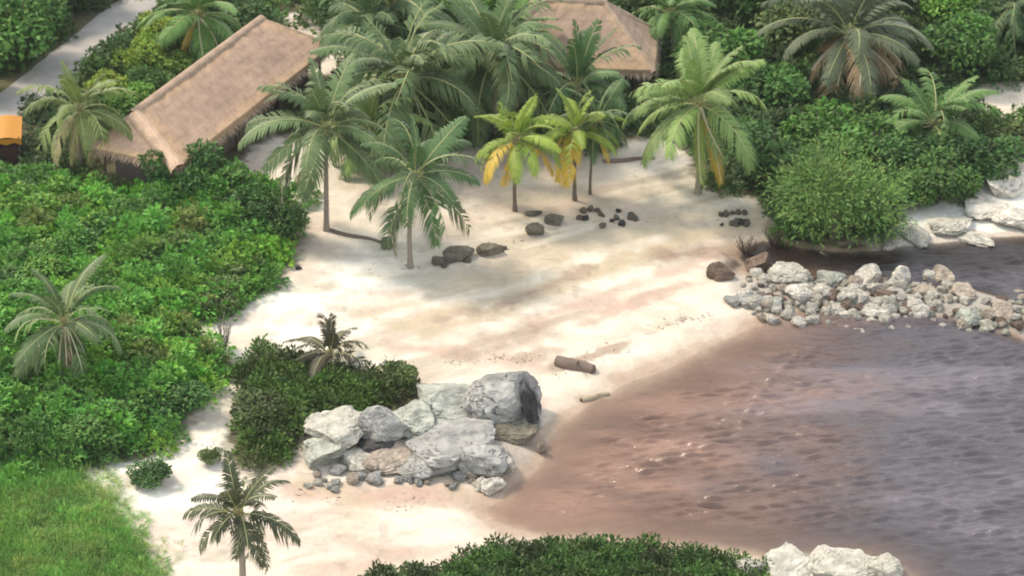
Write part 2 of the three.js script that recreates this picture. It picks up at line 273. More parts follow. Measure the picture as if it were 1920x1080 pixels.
function crownGeo(seed, { n = 2800, lobes = 9, leaf = 0.15, flat = 0.75, spiky = 0 } = {}) {   // unit radius, centre at 0
  const R = rng(seed), T = new Tris(), lob = [];
  for (let i = 0; i < lobes; i++) { const a = i * 2.4 + R(), q = i ? 0.35 + 0.35 * R() : 0; lob.push({ c: new THREE.Vector3(q * Math.cos(a), (R() - 0.35) * 0.7 * flat, q * Math.sin(a)), r: 0.34 + 0.24 * R(), t: 0.75 + 0.5 * R() }); }
  const per = Math.floor(n / lobes);
  for (const l of lob) for (let i = 0; i < per; i++) {
    const d = rv(R); if (d.y < -0.35 && R() < 0.6) d.y = -d.y;
    const p = l.c.clone().addScaledVector(new THREE.Vector3(d.x, d.y * flat, d.z), l.r * (0.62 + 0.42 * Math.sqrt(R())) * (1 + spiky * (R() - 0.3)));
    const dir = d.clone().multiplyScalar(0.7 + spiky).add(rv(R)).normalize(), up = d.clone().multiplyScalar(0.6).add(new THREE.Vector3(0, 0.7, 0)).addScaledVector(rv(R), 0.5);
    const g = l.t * (0.7 + 0.6 * R()), y = 0.8 + 0.5 * R() * R(), L = leaf * (0.6 + 0.7 * R());
    addLeaf(T, R, p, dir, up, L, L * (spiky ? 0.16 : 0.28), [g * y, g, g * 0.9]);
  }
  return T.geo();
}
function limb(pts, r0, r1, seg = 6) {
  const c = new THREE.CatmullRomCurve3(pts), n = Math.max(4, pts.length * 3), g = new THREE.TubeGeometry(c, n, 1, seg, false), P = g.attributes.position;
  for (let i = 0; i <= n; i++) { const q = c.getPointAt(i / n), r = lerp(r0, r1, i / n); for (let k = 0; k <= seg; k++) { const v = i * (seg + 1) + k; P.setXYZ(v, q.x + (P.getX(v) - q.x) * r, q.y + (P.getY(v) - q.y) * r, q.z + (P.getZ(v) - q.z) * r); } }
  g.computeVertexNormals(); return g;
}
const BARK = new THREE.MeshStandardMaterial({ color: col(0.16, 0.125, 0.095), roughness: 0.95, bumpMap: greyTexture(256, 8, 51), bumpScale: 0.02 });
const PALEBARK = new THREE.MeshStandardMaterial({ color: col(0.30, 0.26, 0.21), roughness: 0.95, bumpMap: BARK.bumpMap, bumpScale: 0.02 });
const CROWNS = [11, 12, 13, 14].map(s => crownGeo(s)), SHRUBS = [21, 22, 23].map(s => crownGeo(s, { n: 2600, lobes: 8, leaf: 0.17, flat: 0.8 })), FINE = [31, 32].map(s => crownGeo(s, { n: 8000, lobes: 22, leaf: 0.095, flat: 0.8, spiky: 0.7 })), SPIKY = [41, 42].map(s => crownGeo(s, { n: 1500, lobes: 7, leaf: 0.34, flat: 0.9, spiky: 0.5 }));
function treeTrunk(seed, h, r) {
  const R = rng(seed), V = (x, y, z) => new THREE.Vector3(x, y, z), g = [limb([V(0, -0.15, 0), V(0.06 * r * (R() - 0.5), h * 0.3, 0.05 * r), V(0.1 * r * (R() - 0.5), h * 0.62, 0)], 0.07 * r + 0.04, 0.045 * r)];
  for (let i = 0; i < 5; i++) { const a = i * 1.26 + R(), q = r * (0.35 + 0.25 * R()); g.push(limb([V(0, h * (0.3 + 0.07 * i), 0), V(q * 0.5 * Math.cos(a), h * 0.62, q * 0.5 * Math.sin(a)), V(q * Math.cos(a), h * (0.8 + 0.15 * R()), q * Math.sin(a))], 0.035 * r + 0.01, 0.012 * r, 5)); }
  return mergeGeometries(g);
}
const TRUNKS = [1, 2, 3].map(s => treeTrunk(s, 1, 0.8));
let treeN = 0;
// px, py: where it stands; r crown radius, h height of the top
function tree(px, py, h, r, [cr, cg, cb], label, { set = CROWNS, name = 'broadleaf_tree', cat = 'tree', group } = {}) {
  const k = treeN++, p = place(px, py), o = thing(name, label, cat, p, k * 1.9, group), ch = set === SHRUBS || set === FINE ? Math.min(h * 0.5, r * 0.9) : Math.min(r * 0.8, h * 0.45);
  const t = part('trunk', TRUNKS[k % 3], BARK, o); t.scale.set(r * 0.9, h * 0.95, r * 0.9);
  const c = part(cat === 'tree' ? 'crown' : 'foliage', set[k % set.length], leafTint(cr, cg, cb), o); c.position.y = h - ch; c.scale.set(r, ch / 0.72, r);
  return o;
}
// a mass of low growth: domes covered with leaf clumps
function clumpGeo(seed, n, leaf, w = 0.27, up = 0.55) { const R = rng(seed), T = new Tris(); for (let i = 0; i < n; i++) { const d = rv(R); d.y = Math.abs(d.y) * up * 1.6; d.normalize(); const p = d.clone().multiplyScalar(0.12 + 0.22 * R()), g = 0.75 + 0.5 * R(), L = leaf * (0.7 + 0.6 * R()); addLeaf(T, R, p, d, new THREE.Vector3(0, 1, 0).addScaledVector(rv(R), 0.5), L, L * w, [g * (0.9 + 0.3 * R()), g, g * 0.9]); } return T.geo(); }
const CLUMP = clumpGeo(5, 26, 0.20), CLUMP_FINE = clumpGeo(6, 22, 0.17, 0.24, 0.7), CLUMP_GRASS = clumpGeo(7, 18, 0.42, 0.05, 1.3);
function mass(name, label, zone, { seed, dome, hgt, gap, colors, geo = CLUMP, density = 9, skip = [], scale = 1, keep = () => true, ragged = 1, thin = 0 }) {
  const R = rng(seed), xs = zone.map(p => p[0]), zs = zone.map(p => p[1]), x0 = Math.min(...xs), x1 = Math.max(...xs), z0 = Math.min(...zs), z1 = Math.max(...zs), M = [], C = [], m4 = new THREE.Matrix4(), q = new THREE.Quaternion(), s3 = new THREE.Vector3(), yq = new THREE.Quaternion(), Y = new THREE.Vector3(0, 1, 0);
  for (let x = x0; x < x1; x += gap) for (let z = z0; z < z1; z += gap) {
    const cx = x + (R() - 0.5) * gap * 1.3, cz = z + (R() - 0.5) * gap * 1.3, r = lerp(dome[0], dome[1], R()), h = lerp(hgt[0], hgt[1], R()), ci = colors[Math.floor(clamp(R() * 0.7 + 0.9 * fbm(cx * 0.22 + 7, cz * 0.22, 2, seed + 1) - 0.3) * 0.999 * colors.length)], big = fbm(cx * 0.12, cz * 0.12, 2, seed), g0 = 0.72 + 0.56 * R() * (0.6 + 0.8 * big);
    const seedIn = R;
    if (!inPoly(zone, cx + 2.2 * ragged * (fbm(cx * 0.5, cz * 0.5, 2, 401) - 0.5), cz + 2.2 * ragged * (fbm(cx * 0.5 + 30, cz * 0.5, 2, 402) - 0.5)) || !keep(cx, cz) || skip.some(S => inPoly(S, cx, cz))) continue;
    const edge = lineDist(zone, cx, cz, true), k = sstep(0, 1.6, edge), rr = r * lerp(0.5, 1, k), hh = h * lerp(0.4, 1, k), y = groundY(cx, cz), n = Math.floor(density * rr * (rr + hh) * 2.2 * lerp(1, lerp(0.12, 1, sstep(0, 3, edge)), thin));
    for (let i = 0; i < n; i++) {
      const d = rv(seedIn); d.y = Math.abs(d.y) * 1.2; d.normalize();
      const f = 0.72 + 0.36 * R(), p = new THREE.Vector3(cx + d.x * rr * f, y + 0.02 + d.y * hh * f, cz + d.z * rr * f);
      q.setFromUnitVectors(Y, d.multiplyScalar(0.6).addScaledVector(Y, 0.5).addScaledVector(rv(R), 0.45).normalize()); yq.setFromAxisAngle(Y, 6.28 * R()); q.multiply(yq);
      const s = scale * (0.7 + 0.7 * R()); m4.compose(p, q, s3.set(s, s, s)); M.push(...m4.elements);
      const g = g0 * (0.75 + 0.5 * R()), t = 0.85 + 0.35 * R(); C.push(ci[0] * g * t * GAIN, ci[1] * g * GAIN, ci[2] * g * GAIN);
    }
  }
  const im = new THREE.InstancedMesh(geo, LEAF, M.length / 16); im.instanceMatrix.array.set(M); im.instanceColor = new THREE.InstancedBufferAttribute(new Float32Array(C), 3);
  im.name = numbered(name); im.castShadow = im.receiveShadow = true; im.userData = { kind: 'stuff', label }; scene.add(im); return im;
}
const HUT_PAD = gpoly([150, 330], [420, 345], [640, 170], [560, 70], [250, 200]), HUT2_PAD = gpoly([985, 140], [1210, 210], [1225, 60], [1000, 10]), KIOSK_PAD = gpoly([-60, 300], [60, 300], [60, 225], [-60, 225]);
const roadFree = (x, z) => lineDist(ROAD, x, z) > 2.35;
mass('thicket', 'dense bright green scrub covering the whole left bank beside the beach', Z_LEFT, { seed: 101, dome: [0.7, 1.35], hgt: [0.7, 1.7], gap: 1.1, ragged: 1.3, colors: [[0.06, 0.14, 0.03], [0.075, 0.205, 0.034], [0.09, 0.24, 0.037], [0.10, 0.255, 0.037], [0.13, 0.265, 0.037], [0.11, 0.16, 0.04]] });
mass('grass', 'pale green tall grass in the bottom left corner', Z_GRASS, { seed: 102, dome: [0.5, 1.2], hgt: [0.06, 0.28], gap: 0.72, geo: CLUMP_GRASS, density: 24, scale: 0.55, ragged: 2.2, thin: 1, colors: [[0.09, 0.22, 0.06], [0.13, 0.30, 0.07], [0.15, 0.31, 0.075], [0.17, 0.33, 0.09], [0.20, 0.31, 0.10]] });
mass('ground_cover', 'low dark green creeping shrub cover behind the grey rock outcrop', Z_MAT, { seed: 103, dome: [0.5, 0.9], hgt: [0.35, 0.75], gap: 0.7, geo: CLUMP_FINE, density: 16, colors: [[0.05, 0.10, 0.018], [0.06, 0.125, 0.02], [0.045, 0.07, 0.02]] });
mass('bank_scrub', 'band of dark green scrub along the bottom edge beside the water', Z_BANK, { seed: 104, dome: [0.5, 1.0], hgt: [0.4, 0.85], gap: 0.8, geo: CLUMP_FINE, density: 16, colors: [[0.045, 0.10, 0.02], [0.05, 0.115, 0.022], [0.04, 0.07, 0.02]] });
mass('undergrowth', 'dense dark undergrowth between the palms and huts behind the beach', Z_BACK, { seed: 105, dome: [0.9, 1.7], hgt: [0.5, 1.5], gap: 1.5, density: 5, scale: 1.25, colors: [[0.05, 0.10, 0.03], [0.06, 0.125, 0.03], [0.045, 0.085, 0.03]], skip: [...CLEAR, HUT_PAD, HUT2_PAD, KIOSK_PAD], keep: roadFree, ragged: 0.6 });

// broadleaf trees and shrubs that stand out
const DARK = [0.045, 0.10, 0.022], MID = [0.075, 0.155, 0.03], LIGHT = [0.12, 0.215, 0.035], YEL = [0.22, 0.27, 0.035], OLV = [0.085, 0.115, 0.035];
tree(28, 118, 4.6, 2.7, MID, 'large leafy green tree in the top left corner above the road');
tree(-50, 175, 3.8, 1.9, MID, 'dark green tree at the left edge beside the orange kiosk');
tree(150, 15, 4.0, 2.0, DARK, 'shaded dark tree at the far side of the grey road');
tree(95, 30, 4.6, 2.3, LIGHT, 'bright green tree behind the corner tree at the very top left');
const bush = { set: SHRUBS, name: 'shrub', cat: 'shrub' };
tree(205, 190, 1.9, 1.3, YEL, 'yellow-green bush nearest the curly palm between road and hut', bush);
tree(262, 140, 2.2, 1.5, [0.19, 0.26, 0.04], 'rounded yellow-green bush in the middle of the roadside hedge', bush);
tree(300, 88, 2.0, 1.4, YEL, 'brightest yellow bush in the hedge below the top palm', bush);
tree(330, 145, 1.6, 1.2, [0.13, 0.2, 0.035], 'low green bush pressed against the thatched roof ridge', bush);
tree(238, 215, 1.8, 1.3, LIGHT, 'green bush between the curly palm and the thatched ridge', bush);
tree(412, 92, 1.5, 1.1, OLV, 'olive bush beneath the top palm beside the thatch ridge', bush);
tree(560, -45, 3.4, 2.2, MID, 'green tree at the top edge behind the white clearing');
tree(690, 20, 3.6, 2.0, DARK, 'dark tree at the top edge right of the white clearing');
tree(860, 95, 4.4, 1.9, LIGHT, 'bright light green tree between the two tallest palms at the top');
tree(955, 70, 4.0, 1.8, MID, 'green tree left of the rounded thatch roof at the top');
tree(1350, 165, 3.8, 2.7, MID, 'wide green tree right of the rounded thatch roof');
tree(1440, 210, 3.0, 2.2, [0.055, 0.125, 0.025], 'green tree just left of the palm with pale hanging fronds');
tree(1480, 95, 3.4, 2.3, OLV, 'dome shaped olive green tree left of the big dry palm');
tree(1390, 55, 4.0, 2.4, DARK, 'dark tree at the top edge behind the dome shaped tree');
tree(1800, 150, 3.8, 2.5, MID, 'leafy green tree right of the big dry palm');
tree(1890, 95, 4.0, 2.4, DARK, 'dark tree in the top right corner above the pale clearing');
tree(1790, 60, 3.6, 2.1, LIGHT, 'light green tree under the pale patch at the top right');
tree(1660, 30, 3.8, 2.2, OLV, 'olive tree at the top edge behind the big dry palm');
tree(1545, 295, 3.0, 2.4, [0.065, 0.14, 0.02], 'dense bright shrub below the pale hanging fronds', bush);
tree(1620, 310, 2.6, 2.2, MID, 'dense green shrub left of the small upright palm', bush);
tree(1440, 335, 2.6, 2.0, DARK, 'dark shrub in the shade right of the sunlit beach palm', bush);
tree(1495, 355, 2.2, 1.7, DARK, 'dark shrub behind the round bright bush', bush);
tree(1720, 330, 2.2, 2.0, DARK, 'dark shrub at the foot of the small upright palm', bush);
tree(1760, 372, 2.2, 1.9, [0.055, 0.11, 0.02], 'dark green shrub sloping down to the white limestone shore', bush);
tree(1840, 330, 2.4, 2.0, DARK, 'dark shrub above the white limestone at the right', bush);
tree(1905, 290, 1.8, 1.7, OLV, 'olive shrub below the pale clearing at the right edge', bush);
tree(1700, 385, 1.7, 1.3, MID, 'small green shrub between the round bush and the limestone', bush);
tree(1562, 446, 4.7, 3.2, [0.115, 0.185, 0.045], 'large round light green bush overhanging the dark channel', { set: FINE, name: 'round_bush', cat: 'bush' });
tree(1655, 455, 1.6, 1.2, DARK, 'ragged dark bush at the right foot of the round bush', { set: FINE, name: 'shrub', cat: 'shrub' });
tree(345, 374, 3.0, 1.9, [0.05, 0.11, 0.025], 'dark leafy shrub against the near corner of the big thatched hut', bush);
tree(412, 380, 2.8, 1.7, MID, 'green shrub right of the hut corner', bush);
tree(470, 440, 2.3, 1.7, DARK, 'dark shrub behind the bush at the beach corner', bush);
tree(520, 452, 2.0, 1.4, [0.05, 0.10, 0.025], 'dark bush where the thicket meets the upper beach', bush);
tree(440, 520, 1.5, 1.5, OLV, 'olive shrub at the sand edge left of the bright beach', bush);
tree(395, 575, 1.2, 1.4, OLV, 'low olive shrub just above the sandy point', bush);
tree(60, 420, 1.9, 1.6, LIGHT, 'bright green shrub at the left edge of the thicket below the hut', bush);
tree(180, 470, 1.9, 1.7, [0.07, 0.17, 0.03], 'bright shrub in the middle of the left thicket', bush);
tree(300, 500, 1.7, 1.6, MID, 'mid green shrub left of the olive sand edge shrub', bush);
tree(80, 530, 1.8, 1.6, LIGHT, 'bright shrub behind the drooping palm in the thicket', bush);
tree(300, 690, 1.4, 1.5, LIGHT, 'light green shrub right of the drooping thicket palm', bush);
tree(330, 770, 1.5, 1.4, DARK, 'dark shrub at the left side of the narrow sand path', bush);
tree(180, 830, 1.6, 1.5, MID, 'green shrub above the tall grass', bush);
tree(288, 905, 1.0, 0.95, DARK, 'small rounded dark bush encircled by white sand', bush);
tree(755, 722, 1.2, 0.8, OLV, 'small dark round bush at the end of the low green cover', bush);
tree(395, 868, 0.7, 0.5, OLV, 'small olive tuft at the foot of the sand path', bush);
tree(500, 790, 1.3, 1.5, [0.06, 0.085, 0.025], 'dull brown-green bush at the left end of the low cover', bush);

// ------------------------------------------------------------------ coconut palms
function frondGeo(seed, elev, bend, { L = 1, n = 34, leaf = 0.26, hang = 0.55, w = 0.026, torn = 0.05 } = {}) {      // unit length, growing along +x
  const R = rng(seed), T = new Tris(), S = 24, pts = [], tg = []; let x = 0, y = 0; const sway = (R() - 0.5) * 0.25;
  for (let i = 0; i <= S; i++) { const s = i / S, th = elev - bend * Math.pow(s, 1.25); pts.push(new THREE.Vector3(x, y, sway * s * s)); tg.push(new THREE.Vector3(Math.cos(th), Math.sin(th), 2 * sway * s).normalize()); x += Math.cos(th) * L / S; y += Math.sin(th) * L / S; }
  const at = s => { const f = s * S, i = Math.min(S - 1, Math.floor(f)); return [pts[i].clone().lerp(pts[i + 1], f - i), tg[i].clone().lerp(tg[i + 1], f - i).normalize()]; };
  for (let i = 0; i < n; i++) for (const sd of [-1, 1]) {
    if (R() < torn || (torn > 0.2 && vnoise(i * 0.3, sd * 9, seed) > 0.68)) continue;
    const s = 0.13 + 0.87 * (i + 0.5 * R()) / n, [p, t] = at(s), Z = new THREE.Vector3(0, 0, sd), up = new THREE.Vector3().crossVectors(new THREE.Vector3(0, 0, 1), t);
    const len = leaf * Math.pow(Math.sin(Math.PI * (0.16 + 0.8 * s)), 0.7) * (0.82 + 0.3 * R()), d = Z.clone().multiplyScalar(0.85).addScaledVector(t, 0.45 + 0.5 * s).addScaledVector(up, 0.22 * (1 - s)).normalize(), g = 0.8 + 0.4 * R(), c = [g, g, g];
    const mid = p.clone().addScaledVector(d, len * 0.5).add(new THREE.Vector3(0, -len * 0.10 * hang, 0)), tip = p.clone().addScaledVector(d, len * 0.9).add(new THREE.Vector3(0, -len * 0.62 * hang, 0)), a = t.clone().multiplyScalar(w * 0.5);
    const v = [p.clone().sub(a), p.clone().add(a), mid.clone().addScaledVector(a, -1.15), mid.clone().addScaledVector(a, 1.15), tip].map(q => T.v(q.x, q.y, q.z, c));
    T.t(v[0], v[1], v[2]); T.t(v[1], v[3], v[2]); T.t(v[2], v[3], v[4]);
  }
  return { blade: T.geo(), rib: limb([0, 4, 8, 12, 16, 20, 24].map(i => pts[i]), 0.013, 0.0025, 4), stalk: limb([0, 4, 8, 12, 16, 20, 24].map(i => pts[i]), 0.026, 0.008, 5) };
}
const rad = THREE.MathUtils.degToRad, CLASS = [[82, 35], [62, 60], [42, 75], [20, 75], [0, 65], [-28, 45], [-58, 22]];
const FRONDS = CLASS.map(([e, b], i) => [0, 1, 2].map(k => frondGeo(300 + i * 7 + k, rad(e), rad(b + k * 14), { hang: 0.45 + 0.08 * i + 0.2 * (k === 2), torn: [0.04, 0.12, 0.3][k] })));
const RIB = new THREE.MeshStandardMaterial({ color: col(0.36, 0.38, 0.16), roughness: 0.6 }), RIB_PALE = new THREE.MeshStandardMaterial({ color: col(0.62, 0.57, 0.38), roughness: 0.7 });
const PALM = { grey: [0.085, 0.13, 0.05], deep: [0.055, 0.105, 0.035], fresh: [0.085, 0.165, 0.04], yellow: [0.165, 0.235, 0.03], lit: [0.14, 0.21, 0.06], dusky: [0.07, 0.085, 0.04] };
const DRY = [0.22, 0.16, 0.085], YELLOWED = [0.42, 0.30, 0.04], STRAW = [0.34, 0.30, 0.14];
const COCO = new THREE.MeshStandardMaterial({ color: col(0.20, 0.17, 0.06), roughness: 0.6 });
const nutGeo = (() => { const g = new THREE.SphereGeometry(0.13, 10, 8); g.scale(1, 1.25, 1); return g; })();
let palmN = 0;
function palm([cx, cy], [bx, by], L, n, c, label, { low = 4, lowCol = null, ribs = RIB, start = 0, nuts = 0, r0 = 0.17, extra = [], bark = PALEBARK, name = 'coconut_palm', wide = 1 } = {}) {
  const k = palmN++, R = rng(900 + k), b = place(bx, by), top = atDepth(cx, cy, b.z), o = thing(name, label, 'palm tree', b, 0), t = top.clone().sub(b), V = (x, y, z) => new THREE.Vector3(x, y, z), lean = (R() - 0.5) * 0.5;
  const tg = limb([V(0, -0.2, 0), V(t.x * 0.12 + lean * 0.3, t.y * 0.3, 0.1 * lean), V(t.x * 0.45 + lean * 0.3, t.y * 0.66, 0.1 * lean), V(t.x, t.y, 0)], r0, r0 * 0.6, 9);
  { const P = tg.attributes.position; for (let i = 0; i < P.count; i++) { const y = P.getY(i), f = 1 + 0.06 * Math.sin(y * 40) + 0.5 * Math.exp(-Math.max(0, y) * 3.5); P.setX(i, P.getX(i) * 1); const ax = 0; if (y < 0.5) { P.setX(i, P.getX(i) * f - ax); P.setZ(i, P.getZ(i) * f); } } tg.computeVertexNormals(); }
  part('trunk', tg, bark, o);
  const put = (az, cls, s, m, rm) => { const [fv] = [FRONDS[cls][Math.floor(R() * 3)]], f = part('frond', fv.blade, leafTint(...m), o); f.position.copy(t).add(V(0.08 * Math.cos(az), (3 - cls) * 0.03, -0.08 * Math.sin(az))); f.rotation.order = 'YZX'; f.rotation.set((R() - 0.5) * 0.8, az, (R() - 0.5) * (cls > 4 ? 0.25 : 0.5)); f.scale.set(L * s, L * s, L * s * wide * (cls === 6 ? 0.6 : 1)); part('midrib', rm === RIB_PALE && cls === 6 ? fv.stalk : fv.rib, rm, f); };
  n = Math.round(n * 1.22); L *= 1.06;
  for (let i = 0; i < n; i++) {
    const az = start + i * 2.39996 + (R() - 0.5) * 0.9, q = i / n, cls = Math.min(6, Math.floor(q * (3.6 + low * 0.55) + R() * 0.7)), old = q > 0.78 && lowCol, g = 0.8 + 0.4 * R();
    put(az, cls, (0.82 + 0.3 * R()) * (cls === 0 ? 0.85 : 1), (old ? lowCol : c).map(v => v * (Math.round(g * 5) / 5)), old || cls > 4 ? ribs : RIB);
  }
  for (const [deg, cls, s, m, rm] of extra) put(rad(deg), cls, s, m, rm ?? RIB_PALE);
  for (let i = 0; i < nuts; i++) { const a = i * 2.1, m = part('coconut', nutGeo, COCO, o); m.position.copy(t).add(V(0.24 * Math.cos(a), -0.22 - 0.09 * (i % 3), 0.24 * Math.sin(a))); }
  const heart = part('crown_shaft', new THREE.SphereGeometry(0.2, 8, 6), COCO, o); heart.position.copy(t); heart.scale.set(1, 1.5, 1);
  return o;
}
const HANG = (deg, s = 0.9, m = DRY) => [deg, 6, s, m, RIB_PALE];
palm([150, 205], [150, 335], 3.2, 20, [0.12, 0.16, 0.045], 'palm with curled yellowing fronds beside the left end of the thatched hut', { lowCol: STRAW, ribs: RIB_PALE, low: 5, extra: [HANG(-110, .85, STRAW), HANG(-80, .8, STRAW), HANG(-50, .85, STRAW), HANG(-140, .85, STRAW)], nuts: 5 });
palm([372, 28], [372, 118], 3.6, 22, PALM.fresh, 'palm with pale leaf stalks above the ridge of the thatched hut', { ribs: RIB_PALE, extra: [HANG(-85, .7, YELLOWED), HANG(-40, .7, YELLOWED), HANG(-125, .7, YELLOWED)] });
palm([735, 15], [735, 150], 4.9, 22, PALM.deep, 'dark palm at the top edge behind the tallest grey palm');
palm([700, 45], [704, 165], 3.6, 18, PALM.deep, 'dark palm just right of the white clearing at the top');
palm([762, 150], [756, 292], 5.4, 28, PALM.grey, 'tall grey-green palm with the widest crown behind the beach', { nuts: 5, extra: [HANG(-95, .55, DRY), HANG(-60, .6, PALM.grey), HANG(-130, .6, PALM.grey)] });
palm([925, 100], [930, 262], 4.9, 26, PALM.grey, 'tall grey-green palm below the left side of the rounded thatch roof', { nuts: 4, extra: [HANG(-80, .6, STRAW), HANG(-110, .6, PALM.grey), HANG(-40, .6, DRY)] });
palm([968, 70], [970, 190], 3.2, 18, PALM.fresh, 'palm whose crown overlaps the left edge of the rounded thatch roof');
palm([1082, 162], [1090, 272], 3.7, 22, PALM.deep, 'dark green palm in front of the rounded thatch roof', { extra: [HANG(-60, .7, PALM.grey), HANG(-100, .6, PALM.grey)] });
palm([612, 240], [612, 432], 4.1, 22, PALM.grey, 'slender grey-green palm on the sand right of the thatched hut', { extra: [[-155, 5, 1.05, PALM.dusky], [-125, 6, .8, DRY], [-20, 5, 1, PALM.dusky]], r0: 0.15, low: 3 });
palm([690, 235], [690, 330], 3.0, 18, PALM.lit, 'shorter light green palm between the two slender beach palms', { r0: 0.13 });
palm([778, 330], [770, 502], 3.5, 20, PALM.deep, 'dark palm standing nearest the beach with arching low fronds', { extra: [[-150, 5, 1.1, PALM.dusky], [-30, 5, 1.15, PALM.dusky], HANG(-100, .7, PALM.dusky)], r0: 0.14 });
palm([968, 262], [966, 396], 2.7, 20, PALM.yellow, 'young yellow-green palm at the left of the pair on the sand', { lowCol: YELLOWED, low: 4, r0: 0.11, bark: BARK, extra: [HANG(-100, .8, YELLOWED)] });
palm([1083, 245], [1078, 376], 2.6, 20, PALM.yellow, 'young yellow-green palm at the right of the pair on the sand', { lowCol: YELLOWED, low: 4, r0: 0.11, bark: BARK });
palm([1120, 225], [1106, 364], 2.3, 15, PALM.deep, 'thin palm close behind the right young yellow palm', { r0: 0.08, bark: BARK });
palm([1312, 195], [1308, 362], 4.0, 21, PALM.lit, 'sunlit palm with yellowed hanging fronds at the back of the beach', { ribs: RIB_PALE, low: 3, extra: [HANG(-60, 1, YELLOWED), HANG(-75, .9, STRAW), HANG(-118, .95, [0.2, 0.26, 0.06])] });
palm([1255, 25], [1262, 118], 3.2, 20, PALM.fresh, 'spiky palm at the top edge right of the rounded thatch roof', { low: 2 });
palm([1592, 65], [1592, 172], 5.3, 24, [0.075, 0.095, 0.05], 'big palm with pale dry stalks fanning down above the dense shrubs', { lowCol: DRY, ribs: RIB_PALE, low: 4, extra: [HANG(-140, .8, DRY), HANG(-118, .76, DRY), HANG(-88, .74, DRY), HANG(-72, .74, DRY), HANG(-60, .74, DRY), [-15, 5, 1, DRY], [-30, 5, .9, DRY], [10, 4, 1, DRY]] });
palm([1752, 235], [1750, 280], 3.9, 17, PALM.fresh, 'small upright palm standing in the dark scrub at the right', { low: 1, extra: [[175, 4, .9, PALM.lit], [5, 4, .8, PALM.lit]] });
palm([1893, 15], [1896, 110], 3.0, 15, PALM.deep, 'palm in the top right corner');
palm([122, 605], [124, 730], 3.1, 18, PALM.grey, 'drooping grey-green palm standing alone in the left thicket', { ribs: RIB_PALE, extra: [HANG(-120, .9, PALM.grey), HANG(-90, .95, DRY), HANG(-65, .9, PALM.dusky), [170, 3, 1, PALM.lit]] });
palm([448, 962], [455, 1120], 2.5, 16, [0.045, 0.055, 0.025], 'dark palm in the foreground at the bottom left of the sand', { low: 4, r0: 0.16, extra: [[-160, 5, .95, PALM.dusky], [-20, 4, 1, PALM.dusky], [-35, 5, 1, PALM.dusky]], bark: PALEBARK });
palm([618, 664], [620, 692], 2.1, 15, [0.05, 0.045, 0.026], 'small dark stemless palm at the edge of the low green cover', { low: 1, r0: 0.1, name: 'dwarf_palm', bark: BARK });

// ------------------------------------------------------------------ thatched huts
const thatchTex = (() => {
  const n = 512, f = tileNoise(n, 6, 61), g = tileNoise(n, 64, 62, 2), t = dataTexture(n, n, d => { for (let y = 0; y < n; y++) for (let x = 0; x < n; x++) { const i = y * n + x, st = 0.5 * g[(Math.floor(y * 0.14) % n) * n + x] + 0.5 * g[(Math.floor(y * 0.3 + 200) % n) * n + (x * 2) % n], v = 0.42 + 0.24 * f[i] + 0.52 * st, p = f[(i * 3 + 7000) % (n * n)]; d[4 * i] = 255 * clamp(v * (0.98 + 0.04 * p)); d[4 * i + 1] = 255 * clamp(v * 0.985); d[4 * i + 2] = 255 * clamp(v * (0.97 - 0.03 * p)); d[4 * i + 3] = 255; } });
  t.wrapS = t.wrapT = THREE.RepeatWrapping; return t;
})();
const thatchMat = (r, g, b) => new THREE.MeshStandardMaterial({ color: col(r, g, b), vertexColors: true, map: thatchTex, bumpMap: thatchTex, bumpScale: 0.05, roughness: 0.97, side: THREE.DoubleSide });
const WOOD = new THREE.MeshStandardMaterial({ color: col(0.13, 0.095, 0.07), roughness: 0.9, bumpMap: BARK.bumpMap, bumpScale: 0.01 }), WALL = new THREE.MeshStandardMaterial({ color: col(0.20, 0.16, 0.135), roughness: 0.95, bumpMap: BARK.bumpMap, bumpScale: 0.02 });
